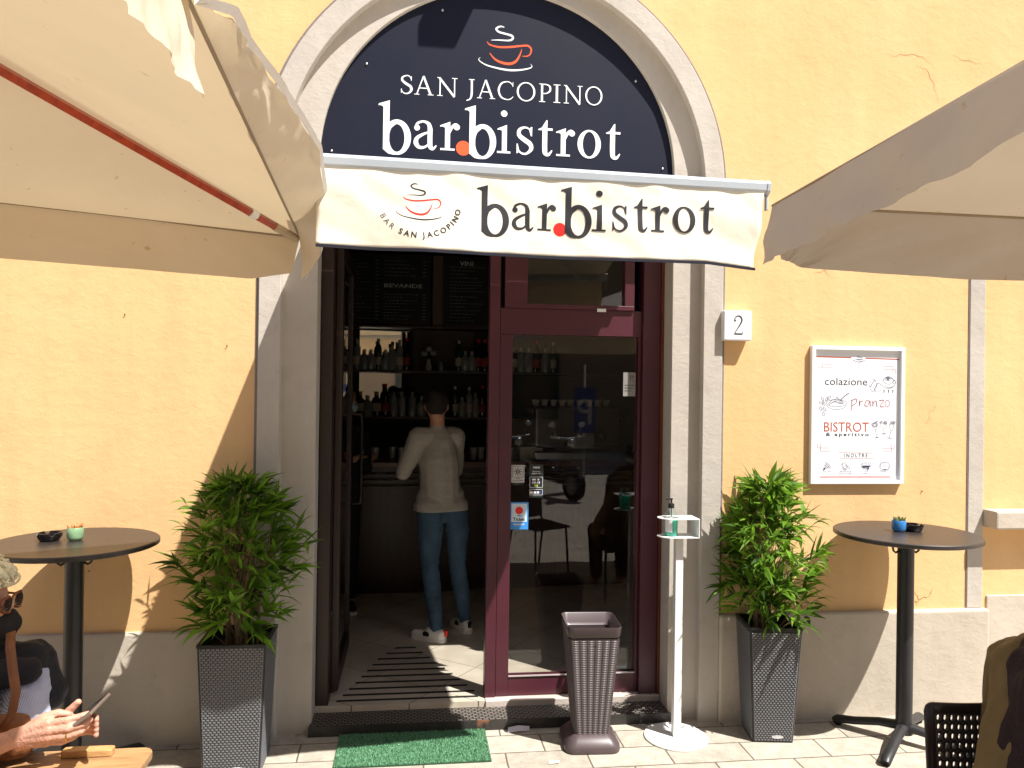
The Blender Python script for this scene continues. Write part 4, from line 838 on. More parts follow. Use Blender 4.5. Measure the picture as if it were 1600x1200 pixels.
def parasol(label, corners, apex, sag, mat, hidden_val, seed, fold=.013):
    t = thing('parasol', label, 'parasol', (apex[0], apex[1], 0), 0, 'square canvas parasols over the terrace'); O = Vector((apex[0], apex[1], 0)); cs = [Vector(c)-O for c in corners]; ap = Vector(apex)-O
    q = MB()
    for i in range(4): grid_tri(q, cs[i], cs[(i+1) % 4], ap, 22, sag, .010, seed+i)
    cn = q.build('canopy', mat, t, smooth=True, weld=True, angle=60)
    for i in range(4):
        c = cs[i]; q = MB(); d = (ap-c).normalized(); a_ = c+d*.02+Vector((0,0,-.016)); b_ = ap+Vector((0,0,-.05))
        q.tube([a_+d*.10, a_.lerp(b_, .5), b_], .0165, 4); q.build('rib', m_redwood, t)
        q = MB(); q.tube([a_-d*.005, a_+d*.12], [.014,.018], 10); q.build('rib_sleeve', M('tan_sleeve', (.5,.4,.27), .7), t, smooth=True)
        q = MB(); q.tube([a_+d*.215, a_+d*.245], .021, 8); q.build('rib_clip', m_white, t)
        mid = a_.lerp(b_, .62); q = MB(); q.tube([mid, Vector((0,0,ap.z-.62))], .010, 4); q.build('strut', m_redwood, t)
    q = MB(); q.tube([(0,0,.05),(0,0,ap.z-.02)], .024, 16); q.build('pole', m_redwood, t, smooth=True)
    q = MB(); q.lathe([(.045,ap.z-.68),(.045,ap.z-.58)], n=16); q.lathe([(.04,ap.z-.10),(.03,ap.z+.02),(.012,ap.z+.05)], n=16); q.build('hub', m_redwood, t)
    q = MB(); q.lathe([(0,0),(.30,0),(.30,.035),(.05,.06),(.04,.30),(0,.30)], n=32, caps=False); q.build('base', m_metal, t, smooth=True)
    for i in range(4):
        a_, b_ = cs[i], cs[(i+1) % 4]; q = MB(); q.tube([a_.lerp(b_, j/10)+Vector((0,0,-.003)) for j in range(11)], .0042, 6); q.build('seam', m_seam, t, smooth=True)
    for (tp, bt_) in hidden_val:
        q = MB(); ribbon(q, [Vector(p)-O for p in tp], [Vector(p)-O for p in bt_], 70, 8, fold, seed); v_ = q.build('valance', mat, t, smooth=True); 
    return t, O
LC = (-.45,-.92,2.38); LD = (-.29,-3.85,2.38); LB = (-3.0,-2.08,2.38); LA = (-2.85,-4.9,2.38)
dn = lambda p, h=.180: (p[0], p[1], p[2]-h)
lp, LO = parasol('large ecru parasol seen from below on the left, its edge blown up by the wind', [LB, LC, LD, LA], (-1.65,-2.6,2.90), .05, m_umb,
    [([LB, (-1.7,-1.50,2.375), LC], [dn(LB), (-1.7,-1.50,2.195), (-1.0,-1.19,2.197), (-.62,-1.0,2.198), (-.475,-.935,2.235)]),
     ([(-.345,-2.86,2.38), (-.30,-3.85,2.38)], [(-.288,-3.0,2.18), (-.27,-3.85,2.165)]),
     ([LD, LA], [dn(LD), dn(LA)]), ([LA, LB], [dn(LA), dn(LB)]) ], 3)
q = MB(); tp = [(-.340,-2.95,2.38),(-.352,-2.7,2.38),(-.372,-2.35,2.38),(-.392,-2.0,2.38),(-.412,-1.65,2.38),(-.43,-1.3,2.38),(-.443,-1.05,2.38),(-.45,-.93,2.375)]
bt_ = [(-.305,-2.97,2.32),(-.293,-2.80,2.385),(-.334,-2.5,2.465),(-.328,-2.2,2.505),(-.318,-1.85,2.532),(-.306,-1.55,2.542),(-.317,-1.3,2.47),(-.333,-1.12,2.395),(-.362,-1.0,2.294),(-.43,-.93,2.205)]
ribbon(q, [Vector(p)-LO for p in tp], [Vector(p)-LO for p in bt_], 90, 8, .012, 21); q.build('valance', m_umb, lp, smooth=True)
q = MB(); b2 = [(x+.010, y+.004, z+.016) for x, y, z in bt_]; ribbon(q, [Vector(p)-LO for p in bt_], [Vector(p)-LO for p in b2], 60, 2, .006, 5); q.build('hem', cloth('sunlit_hem', (.85,.83,.80), .0), lp, smooth=True)  # turned-up edge of the same canvas, sunlit white put into its colour
_rs = lambda L: [tuple((q_[0]*.88, (q_[1]+4.0929)*.88-4.0929, 1.8+(q_[2]-1.8)*.88)) for q_ in L]
RC = (1.242,-1.489,2.45); RD = (1.09,-4.35,2.45); RB = (4.1,-1.45,2.45); RA = (4.1,-4.4,2.45)
RC, RD, RB, RA = _rs([RC, RD, RB, RA]); _m, = _rs([(2.6,-1.47,2.45)]); _m2, = _rs([(1.17,-2.72,2.45)])
rp_, RO = parasol('large taupe parasol reaching in from the right with its shaded side flap hanging', [RC, RB, RA, RD], (2.33,-3.05,2.87), .04, m_umb2,
    [([RC, _m, RB], _rs([(1.285,-1.485,2.262),(1.36,-1.483,2.232),(2.0,-1.475,2.215),(3.0,-1.46,2.22),(4.1,-1.45,2.23)])),
     ([RC, _m2, RD], _rs([(1.215,-1.45,2.245), (1.19,-1.9,2.25),(1.168,-2.35,2.275),(1.155,-2.75,2.30),(1.10,-3.3,2.27),(1.06,-4.35,2.22)])),
     ([RD, RA], [dn(RD), dn(RA)]), ([RA, RB], [dn(RA), dn(RB)])], 9, .022)
# ================================================================== people
m_skin = M('skin', (.50,.26,.17), .5, var=.12, scale=18, spec=.4, bump=.15, bscale=160); m_skin2 = M('skin_light', (.58,.31,.225), .50, var=.16, scale=22, spec=.4, bump=.35, bscale=120)
def wr(k1, k2, seed, sc=(7,7,16)):
    def f(co):
        p = Vector((co.x*sc[0]+seed, co.y*sc[1], co.z*sc[2])); return k1*noise.noise(p)+k2*noise.noise(p*2.7)
    return f
# ---- man at the counter
pm = thing('person', 'man seen from behind in pale grey sweatshirt and blue jeans', 'person', (.24,1.30,.08))
T = Vector((.24,1.30,.08)); P_ = lambda x, y, z: (x-T.x, y-T.y, z-T.z)
hL, hR = P_(.135,1.27,.97), P_(.30,1.33,.97); kL, kR = P_(.135,1.30,.57), P_(.325,1.39,.57); aL, aR = P_(.185,1.20,.165), P_(.385,1.39,.17)
shL, shR = P_(.045,1.29,1.445), P_(.300,1.37,1.445); eL, eR = P_(-.055,1.33,1.20), P_(.315,1.54,1.20); wL, wR = P_(-.045,1.56,1.26), P_(.24,1.72,1.24)
hd_ = P_(.165,1.315,1.665)
body = [('e', hd_, (.072,.092,.112)), ('e', P_(.168,1.295,1.69), (.075,.085,.085)), ('c', P_(.175,1.32,1.50), .052, P_(.17,1.315,1.60), .050), ('e', P_(.14,1.405,1.64), (.014,.02,.02)), ('e', P_(.092,1.325,1.655), (.012,.018,.030)), ('e', P_(.240,1.33,1.655), (.012,.018,.030)),
    ('c', P_(.19,1.35,1.40), .085, P_(.21,1.34,1.05), .085), ('c', shL, .05, shR, .05), ('c', shL, .045, eL, .036), ('c', eL, .036, wL, .024), ('c', shR, .045, eR, .036), ('c', eR, .036, wR, .024),
    ('c', hL, .075, kL, .048), ('c', kL, .048, aL, .034), ('c', hR, .075, kR, .048), ('c', kR, .048, aR, .034), ('c', aL, .034, P_(.13,1.235,.125), .03), ('c', aR, .034, P_(.37,1.48,.125), .03)]
for (wx, wy, wz), sgn in ((wL, 1), (wR, -1)):
    body.append(('c', (wx,wy,wz), .024, (wx+.01*sgn, wy+.07, wz+.0), .030))
    for i in range(4): body.append(('c', (wx-.024+.016*i, wy+.08, wz), .010, (wx-.02+.013*i+.01*sgn, wy+.135, wz-.02-.006*i), .0075))
    body.append(('c', (wx+.025*sgn, wy+.03, wz), .012, (wx+.035*sgn, wy+.085, wz+.01), .009))
blob('body', body, m_skin, pm, .007, 3)
blob('hair', [('e', P_(.163,1.300,1.712), (.083,.106,.082)), ('e', P_(.165,1.280,1.690), (.083,.092,.068)), ('e', P_(.165,1.272,1.662), (.074,.056,.072))], M('dark_hair', (.018,.011,.008), .6, bump=.8, bscale=250), pm, .006, 2)
sw = [('c', P_(.185,1.335,1.425), .105, P_(.185,1.335,1.30), .140), ('c', P_(.185,1.335,1.30), .138, P_(.20,1.325,1.06), .138), ('c', P_(.20,1.325,1.06), .134, P_(.205,1.32,.96), .128), ('c', shL, .072, shR, .072), ('c', P_(.175,1.32,1.50), .062, P_(.18,1.33,1.45), .09),
    ('c', shL, .072, eL, .056), ('c', eL, .056, wL, .036), ('c', shR, .072, eR, .056), ('c', eR, .056, wR, .036), ('c', P_(.135,1.285,.955), .118, P_(.285,1.33,.955), .114), ('c', P_(.12,1.31,1.02), .092, P_(.285,1.345,1.02), .092)]
swm = M('grey_sweatshirt', (.43,.40,.365), .9, var=.06, scale=40, bump=.5, bscale=350, spec=.2)
sweat = blob('sweatshirt', sw, swm, pm, .007, 5, wr(.009, .003, 3, (6, 6, 13)), .868)
jn = [('c', P_(.145,1.295,.945), .090, P_(.285,1.345,.945), .088), ('c', hL, .090, P_(.135,1.29,.80), .088), ('c', P_(.135,1.29,.80), .086, kL, .062), ('c', kL, .061, P_(.16,1.235,.36), .058), ('c', P_(.16,1.235,.36), .056, aL, .043), ('c', hR, .090, P_(.325,1.36,.80), .086), ('c', P_(.325,1.36,.80), .084, kR, .062), ('c', kR, .060, P_(.36,1.385,.36), .058), ('c', P_(.36,1.385,.36), .056, aR, .043)]
m_jean = M('blue_denim', (.062,.115,.185), .85, var=.35, scale=5, bump=.4, bscale=400, spec=.2)
blob('jeans', jn, m_jean, pm, .007, 3, wr(.006, .004, 8, (10, 10, 26)))
for heel, toe in (((.215,1.165),(.045,1.275)), ((.402,1.355),(.322,1.52))):
    hx, hy = heel; tx, ty = toe; sh = blob('shoe', [('c', P_(hx,hy,.120), .036, P_(tx,ty,.112), .030), ('c', P_(hx,hy,.135), .034, P_(hx*.55+tx*.45,hy*.55+ty*.45,.140), .032)], m_white, pm, .005, 3)
    q = MB(); q.cap(P_(hx,hy,.093), .040, P_(tx,ty,.093), .035, 16); q.v = [(x, y, max(.0005, min(.030, z))) for x, y, z in q.v]; q.build('sole', m_white, sh, smooth=True)
    d = Vector((tx-hx, ty-hy, 0)).normalized(); q = MB(); q.tube([Vector(P_(hx,hy,.128))-d*.032, Vector(P_(hx,hy,.165))-d*.034], .014, 8); q.build('heel_tab', m_red if hx < .3 else m_strip, sh)
    q = MB(); mx_, my_ = hx*.5+tx*.5, hy*.5+ty*.5; q.obox(P_(mx_, my_, .130), (.05,.082,.03), (0,0,math.atan2(d.y, d.x))); q.build('side_stripe', m_strip, sh, bevel=.01)
q = MB(); q.obox(P_(.372,1.345,.955), (.012,.075,.05), (0,.1,0)); q.build('pocket_wallet', m_strip, pm, bevel=.004)
# ---- customer in dark clothes, left
pc = thing('person', 'person in dark clothes with a pale blue face mask standing left of the bar', 'person', (-.53,2.02,.08)); T = Vector((-.53,2.02,.08))
body = [('e', P_(-.50,2.0,1.665), (.075,.09,.112)), ('e', P_(-.43,1.96,1.66), (.014,.014,.018)), ('c', P_(-.51,2.02,1.50), .05, P_(-.505,2.01,1.6), .05), ('c', P_(-.53,2.02,1.36), .12, P_(-.53,2.02,1.0), .12), ('c', P_(-.60,2.02,.95), .09, P_(-.60,2.02,.15), .04), ('c', P_(-.47,2.02,.95), .09, P_(-.46,2.0,.15), .04), ('c', P_(-.66,1.98,1.42), .045, P_(-.62,1.85,1.16), .035), ('c', P_(-.62,1.85,1.16), .035, P_(-.42,1.90,1.24), .026), ('c', P_(-.40,2.1,1.42), .045, P_(-.36,2.1,1.16), .035), ('c', P_(-.36,2.1,1.16), .035, P_(-.30,2.2,1.24), .026)]
for i in range(4): body.append(('c', P_(-.40,1.885+.014*i,1.25), .010, P_(-.33,1.90+.014*i,1.255), .008))
body.append(('c', P_(-.40,1.90,1.26), .011, P_(-.36,1.885,1.29), .009))
blob('body', body, m_skin, pc, .008, 3)
blob('hair', [('e', P_(-.52,2.02,1.705), (.082,.096,.085)), ('e', P_(-.55,2.03,1.65), (.055,.075,.08))], M('brown_hair', (.03,.018,.01), .6, bump=.8, bscale=250), pc, .007, 2)
blob('face_mask', [('e', P_(-.455,1.965,1.625), (.048,.060,.045))], M('mask_blue', (.42,.55,.62), .8), pc, .006, 2)
m_dc = M('black_clothes', (.010,.010,.012), .9, var=.2)
blob('jacket', [('c', P_(-.53,2.02,1.42), .12, P_(-.53,2.02,1.0), .145), ('c', P_(-.66,1.98,1.42), .07, P_(-.40,2.1,1.42), .07), ('c', P_(-.66,1.98,1.42), .07, P_(-.62,1.85,1.16), .055), ('c', P_(-.62,1.85,1.16), .052, P_(-.46,1.89,1.23), .04), ('c', P_(-.40,2.1,1.42), .07, P_(-.36,2.1,1.16), .055)], m_dc, pc, .008, 4, wr(.01, .004, 5))
blob('trousers', [('c', P_(-.60,2.02,.97), .10, P_(-.60,2.02,.2), .055), ('c', P_(-.47,2.02,.97), .10, P_(-.46,2.0,.2), .055)], m_dc, pc, .008, 3, wr(.006, .004, 9))
for x, y in ((-.61,1.95), (-.45,1.93)):
    sh = blob('shoe', [('c', P_(x,y+.06,.125), .036, P_(x+.03,y-.06,.115), .032)], m_dc, pc, .006, 2); q = MB(); q.cap(P_(x,y+.06,.095), .040, P_(x+.03,y-.08,.095), .036, 16); q.v = [(a, b, max(.0005, min(.026, z))) for a, b, z in q.v]; q.build('sole', m_white, sh, smooth=True)
# ---- woman with phone at the wooden table
pw = thing('person', 'blond curly-haired woman in sunglasses and black mask holding a phone', 'person', (-1.305,-1.50,0)); T = Vector((-1.27,-1.50,0))
S1 = Vector((-.035,0,-.022))   # trunk and head
def P_(x, y, z):
    k_ = min(1, max(0, (y+1.80)/.08)) if z > .6 else 1   # the hands stay where they hold the phone
    return (x-T.x+S1.x*k_-S1.x*1.0, y-T.y, z-T.z+(S1.z*k_ if z > .6 else 0))
rw = P_(-1.035,-1.875,.850)
body = [('e', P_(-1.262,-1.55,1.150), (.088,.074,.112)), ('e', P_(-1.285,-1.55,1.185), (.088,.080,.085)), ('e', P_(-1.172,-1.552,1.140), (.020,.014,.020)), ('e', P_(-1.178,-1.552,1.085), (.030,.034,.035)), ('e', P_(-1.19,-1.58,1.120), (.025,.022,.025)), ('e', P_(-1.275,-1.628,1.14), (.018,.012,.030)), ('e', P_(-1.275,-1.475,1.14), (.018,.012,.030)),
    ('c', P_(-1.28,-1.52,.98), .052, P_(-1.275,-1.54,1.08), .050), ('c', P_(-1.28,-1.51,.88), .12, P_(-1.29,-1.48,.56), .14), ('c', P_(-1.41,-1.58,.93), .05, P_(-1.13,-1.50,.93), .05),
    ('c', P_(-1.41,-1.58,.93), .048, P_(-1.33,-1.90,.80), .040), ('c', P_(-1.33,-1.90,.80), .040, P_(-1.15,-1.90,.815), .036), ('c', P_(-1.15,-1.90,.815), .036, rw, .024),
    ('c', P_(-1.13,-1.50,.93), .048, P_(-1.07,-1.64,.80), .042), ('c', P_(-1.07,-1.64,.80), .040, P_(-.985,-1.80,.835), .023),
    ('c', P_(-1.34,-1.50,.53), .10, P_(-1.12,-1.95,.50), .065), ('c', P_(-1.12,-1.95,.50), .06, P_(-1.15,-1.88,.08), .04), ('c', P_(-1.22,-1.46,.53), .10, P_(-.95,-1.85,.50), .065), ('c', P_(-.95,-1.85,.50), .06, P_(-.98,-1.78,.08), .04)]
# right hand: palm fan then four curled fingers and a thumb on the phone
kn = [(-.938,-1.892,.896), (-.932,-1.898,.879), (-.935,-1.896,.861), (-.944,-1.888,.845)]
for i, k_ in enumerate(kn): body.append(('c', (rw[0], rw[1], rw[2]+.008-.005*i), .019, P_(*k_), .0135))
fg = [[kn[0],(-.892,-1.896,.903),(-.862,-1.884,.908),(-.842,-1.872,.911)], [kn[1],(-.886,-1.904,.884),(-.856,-1.893,.889),(-.842,-1.872,.893)], [kn[2],(-.890,-1.903,.864),(-.860,-1.892,.870),(-.850,-1.868,.876)], [kn[3],(-.905,-1.896,.846),(-.880,-1.886,.852),(-.868,-1.866,.860)]]
for r0, ch in zip((.0100,.0104,.0100,.0088), fg):
    for a_, b_, k0, k1 in zip(ch[:-1], ch[1:], (1.0,.93,.84), (.93,.84,.72)): body.append(('c', P_(*a_), r0*k0*1.05, P_(*b_), r0*k1))
for a_, b_, r0, r1 in (((-1.005,-1.868,.868),(-.962,-1.872,.902),.016,.0125), ((-.962,-1.872,.902),(-.925,-1.868,.912),.0125,.011), ((-.925,-1.868,.912),(-.900,-1.862,.905),.011,.008)): body.append(('c', P_(*a_), r0, P_(*b_), r1))
lw = (-.985,-1.80,.835)
for i in range(4): body.append(('c', P_(*lw), .017, P_(-.915,-1.812-.002*i,.874-.014*i), .012))
for i in range(4):
    z0 = .872-.014*i; ch = [(-.915,-1.812,z0), (-.878,-1.80,z0+.002), (-.852,-1.812,z0+.004), (-.842,-1.832,z0+.004)]
    for a_, b_, r0, r1 in zip(ch[:-1], ch[1:], (.0105,.0095,.0088), (.0095,.0088,.0075)): body.append(('c', P_(*a_), r0, P_(*b_), r1))
body.append(('c', P_(-.94,-1.80,.875), .012, P_(-.90,-1.805,.915), .009))
blob('body', body, m_skin2, pw, .0032, 2)
q = MB(); 
for i in range(24):
    a = 2*PI*i/24
q.tube([P_(-.886+.0115*0, -1.9025+.0125*math.cos(2*PI*i/20), .8650+.0125*math.sin(2*PI*i/20)) for i in range(21)], .0018, 6); q.build('ring', M('gold', (.7,.42,.12), .25, metal=1), pw, smooth=True)
random.seed(4); q = MB()   # curls
for i in range(900):
    th_ = random.random()*2*PI; ph = math.acos(random.uniform(-.55, 1)); v = Vector((math.sin(ph)*math.cos(th_), math.sin(ph)*math.sin(th_), math.cos(ph)))
    if v.x > .35 and v.z < .25: continue
    c0 = Vector(P_(-1.266,-1.55,1.185)); p0 = c0+Vector((v.x*.104, v.y*.095, v.z*.104)); rr = random.uniform(.010,.019); ax = Vector((random.uniform(-1,1), random.uniform(-1,1), random.uniform(-1,1))).normalized(); u_ = ax.orthogonal().normalized(); w_ = ax.cross(u_); pts = []
    for j in range(9):
        a = j*.75; pts.append(p0+(u_*math.cos(a)+w_*math.sin(a))*rr+ax*(.0035*j-.012))
    q.tube(pts, [.002]+[.0036]*6+[.003,.001], 5)
hair_m = M('blond_hair', (.90,.78,.52), .45, var=.45, scale=45, spec=.4)
q.build('hair', hair_m, pw, smooth=True)
blob('hair_base', [('e', P_(-1.245,-1.55,1.235), (.085,.082,.052)), ('e', P_(-1.292,-1.55,1.185), (.092,.086,.092)), ('e', P_(-1.31,-1.55,1.12), (.066,.080,.065))], hair_m, pw, .005, 2, wr(.008,.004,1,(45,45,45)))
blob('face_mask', [('e', P_(-1.187,-1.553,1.083), (.050,.060,.052)), ('e', P_(-1.158,-1.553,1.088), (.030,.022,.032))], M('black_mask', (.012,.012,.013), .85), pw, .004, 2)
gl_m = M('tortoise', (.20,.055,.015), .25, var=.7, scale=60)
for s in (-1, 1):
    q = MB(); q.tube([P_(-1.150-.012*abs(math.cos(2*PI*i/20)), -1.552+s*.034+.029*math.cos(2*PI*i/20), 1.150+.023*math.sin(2*PI*i/20)) for i in range(21)], .0042, 8); q.tube([P_(-1.160,-1.552+s*.062,1.158), P_(-1.21,-1.552+s*.078,1.158), P_(-1.27,-1.552+s*.080,1.150)], .0036, 6); fr_ = q.build('sunglasses', gl_m, pw, smooth=True)
    q = MB(); q.ell(P_(-1.154,-1.552+s*.034,1.150), (.003,.028,.022), 16, 8); q.build('lens', M('smoked_lens', (.05,.03,.03), .08), fr_, smooth=True)
st_m = None
def stripe():
    m, N, L, P = nodes('pinstripe_shirt'); P.inputs['Roughness'].default_value = .85; tc = N.new('ShaderNodeTexCoord'); sp = N.new('ShaderNodeSeparateXYZ'); L.new(tc.outputs['Object'], sp.inputs[0])
    wv = N.new('ShaderNodeMath'); wv.operation = 'ADD'; L.new(sp.outputs[0], wv.inputs[0]); L.new(sp.outputs[1], wv.inputs[1]); mu = N.new('ShaderNodeMath'); mu.operation = 'MULTIPLY'; mu.inputs[1].default_value = 1150; L.new(wv.outputs[0], mu.inputs[0]); si = N.new('ShaderNodeMath'); si.operation = 'SINE'; L.new(mu.outputs[0], si.inputs[0]); r = ramp(N, .0, .6, (.56,.60,.72,1), (.22,.28,.52,1)); L.new(si.outputs[0], r.inputs[0]); L.new(r.outputs[0], P.inputs['Base Color']); return m
shirt = blob('shirt', [('c', P_(-1.28,-1.51,.90), .13, P_(-1.29,-1.50,.58), .155), ('c', P_(-1.41,-1.58,.93), .068, P_(-1.13,-1.52,.92), .066), ('c', P_(-1.13,-1.52,.92), .066, P_(-1.075,-1.64,.80), .066), ('c', P_(-1.075,-1.64,.80), .062, P_(-1.04,-1.73,.815), .052), ('c', P_(-1.41,-1.58,.93), .066, P_(-1.33,-1.90,.80), .058), ('c', P_(-1.33,-1.90,.80), .056, P_(-1.20,-1.905,.80), .050)], stripe(), pw, .0055, 4, wr(.009,.004,2,(14,14,22)))
blob('navy_jumper_over_shoulders', [('c', P_(-1.42,-1.58,.965), .070, P_(-1.12,-1.53,.960), .062), ('c', P_(-1.29,-1.62,.985), .055, P_(-1.30,-1.64,.86), .060), ('c', P_(-1.12,-1.50,.955), .062, P_(-1.09,-1.46,.84), .055), ('c', P_(-1.27,-1.55,1.01), .062, P_(-1.22,-1.62,.97), .062), ('c', P_(-1.22,-1.64,.95), .058, P_(-1.09,-1.60,.955), .040)], M('navy_knit', (.010,.011,.018), .9, bump=.4, bscale=200), pw, .0055, 4, wr(.009,.004,6,(12,12,12)))
blob('trousers', [('c', P_(-1.34,-1.50,.53), .12, P_(-1.12,-1.95,.50), .078), ('c', P_(-1.12,-1.95,.50), .074, P_(-1.15,-1.88,.12), .055), ('c', P_(-1.22,-1.46,.53), .12, P_(-.95,-1.85,.50), .078), ('c', P_(-.95,-1.85,.50), .074, P_(-.98,-1.78,.12), .055)], m_dc, pw, .009, 3, wr(.008,.004,9))
for x, y in ((-1.15,-1.90), (-.98,-1.80)): blob('shoe', [('c', P_(x-.01,y+.04,.045), .04, P_(x+.05,y-.13,.035), .032)], m_dc, pw, .007, 2)
bg_ = thing('shoulder_bag', 'tan leather shoulder bag with a ring and strap across the woman in the foreground', 'bag', (-1.07,-1.75,.80))
m_lea = M('tan_leather', (.20,.078,.028), .5, var=.25, scale=14, bump=.25, bscale=120)
blob('bag', [('c', (-.08,-.04,.050), .032, (.005,-.02,.045), .030), ('c', (-.08,-.04,-.01), .040, (.010,-.02,-.01), .036)], m_lea, bg_, .005, 3, wr(.004,.002,1,(20,20,20)))
q = MB(); pts = [(-.055,.05,.28),(-.042,.02,.245),(-.020,-.01,.19),(-.002,-.03,.14),(-.002,-.05,.09),(-.025,-.06,.05)]
vs = []
for i, p in enumerate(pts):
    p = Vector(p); w_ = Vector((.011,.004,.003)); vs += [p-w_, p+w_]
q.add(vs, [(2*i, 2*i+1, 2*i+3, 2*i+2) for i in range(5)]); q.build('strap', m_lea, bg_, solid=.004, smooth=True)
q = MB(); q.tube([(-.066+.020*math.cos(2*PI*i/20), -.088, .046+.020*math.sin(2*PI*i/20)) for i in range(21)], .0035, 8); q.tube([(-.060+.012*math.cos(2*PI*i/16), -.095+.010*math.sin(2*PI*i/16), .020+.010*math.sin(2*PI*i/16)) for i in range(17)], .003, 8); q.build('ring', M('pale_gold', (.75,.62,.42), .25, metal=1), bg_, smooth=True)
ph_ = thing('phone', 'thin dark phone held tilted in the hands of the woman in the foreground', 'phone', (-.856,-1.840,.902))
q = MB(); q.obox((0,0,0), (.072,.135,.009), (0,R(-38),0)); q.build('case', M('phone_case', (.16,.12,.10), .35), ph_, bevel=.003); q = MB(); q.obox((-.0030,0,.0040), (.066,.127,.0012), (0,R(-38),0)); q.build('screen', M('phone_screen', (.02,.02,.025), .1), ph_)
P_ = lambda x, y, z: (x-T.x, y-T.y, z-T.z)
# ---- person in the olive coat, right edge
po_ = thing('person', 'person in an open olive coat over a dark plum top at right edge', 'person', (1.775,-1.98,0)); T = Vector((1.98,-1.98,0))
body = [('e', P_(2.18,-2.0,1.27), (.075,.09,.112)), ('e', P_(2.18,-2.09,1.255), (.014,.018,.02)), ('e', P_(2.18,-2.07,1.205), (.030,.022,.014)), ('e', P_(2.10,-1.99,1.26), (.012,.018,.030)), ('e', P_(2.26,-1.99,1.26), (.012,.018,.030)), ('c', P_(2.15,-1.98,1.03), .055, P_(2.17,-1.985,1.18), .052), ('c', P_(2.10,-2.0,.96), .095, P_(2.08,-1.99,.58), .11), ('c', P_(1.98,-1.98,1.0), .05, P_(2.28,-1.98,1.02), .05),
    ('c', P_(1.98,-1.98,1.00), .048, P_(1.99,-2.04,.74), .04), ('c', P_(1.99,-2.04,.74), .038, P_(2.06,-2.23,.72), .026), ('c', P_(2.28,-1.98,1.02), .048, P_(2.34,-2.05,.74), .04), ('c', P_(2.34,-2.05,.74), .038, P_(2.2,-2.25,.72), .026),
    ('c', P_(1.90,-1.95,.52), .10, P_(1.88,-2.42,.5), .065), ('c', P_(1.88,-2.42,.5), .06, P_(1.88,-2.38,.08), .04), ('c', P_(2.08,-1.95,.52), .10, P_(2.12,-2.42,.5), .065), ('c', P_(2.12,-2.42,.5), .06, P_(2.12,-2.38,.08), .04), ('c', P_(1.88,-2.38,.04), .03, P_(1.88,-2.52,.035), .03), ('c', P_(2.12,-2.38,.04), .03, P_(2.12,-2.52,.035), .03)]
for sx in (2.06, 2.2):
    for i in range(4): body.append(('c', P_(sx+.01*i, -2.27, .73-.008*i), .010, P_(sx+.02+.01*i, -2.34, .72-.01*i), .008))
    body.append(('c', P_(sx,-2.25,.73), .012, P_(sx+.03,-2.29,.75), .009))
blob('body', body, m_skin, po_, .008, 3)
blob('hair', [('e', P_(2.18,-1.975,1.315), (.085,.10,.080)), ('e', P_(2.18,-1.935,1.25), (.083,.07,.10))], M('grey_hair', (.35,.30,.22), .6, bump=.8, bscale=200), po_, .007, 2)
blob('plum_top', [('c', P_(1.995,-2.10,.95), .105, P_(2.00,-2.16,.58), .125), ('c', P_(2.05,-2.06,.99), .125, P_(1.98,-2.08,.58), .165), ('c', P_(2.05,-2.07,.97), .080, P_(2.06,-2.13,.62), .095), ('c', P_(2.15,-2.02,1.0), .08, P_(2.2,-2.05,.66), .09)], M('plum_top', (.022,.013,.018), .9, bump=.5, bscale=160), po_, .006, 4, wr(.016,.006,3,(18,18,3)))
blob('coat', [('c', P_(2.00,-1.985,1.005), .064, P_(2.15,-1.985,1.075), .060), ('c', P_(2.00,-1.98,1.00), .064, P_(1.945,-2.02,.86), .066), ('c', P_(1.945,-2.02,.86), .066, P_(1.885,-2.06,.68), .078), ('c', P_(1.885,-2.06,.68), .078, P_(1.85,-2.08,.55), .095), ('c', P_(2.08,-1.90,.95), .10, P_(2.10,-1.88,.55), .12), ('c', P_(2.15,-1.955,1.03), .065, P_(2.31,-1.97,1.0), .078), ('c', P_(2.30,-1.96,1.02), .07, P_(2.37,-2.04,.72), .07)], M('olive_cloth', (.155,.115,.052), .8, var=.15, bump=.3, bscale=60), po_, .006, 4, wr(.014,.006,11,(15,15,6)))
blob('trousers', [('c', P_(1.90,-1.95,.50), .11, P_(1.88,-2.42,.5), .078), ('c', P_(1.88,-2.42,.5), .074, P_(1.88,-2.38,.12), .055), ('c', P_(2.08,-1.95,.50), .11, P_(2.12,-2.42,.5), .078), ('c', P_(2.12,-2.42,.5), .074, P_(2.12,-2.38,.12), .055)], m_dc, po_, .009, 3)
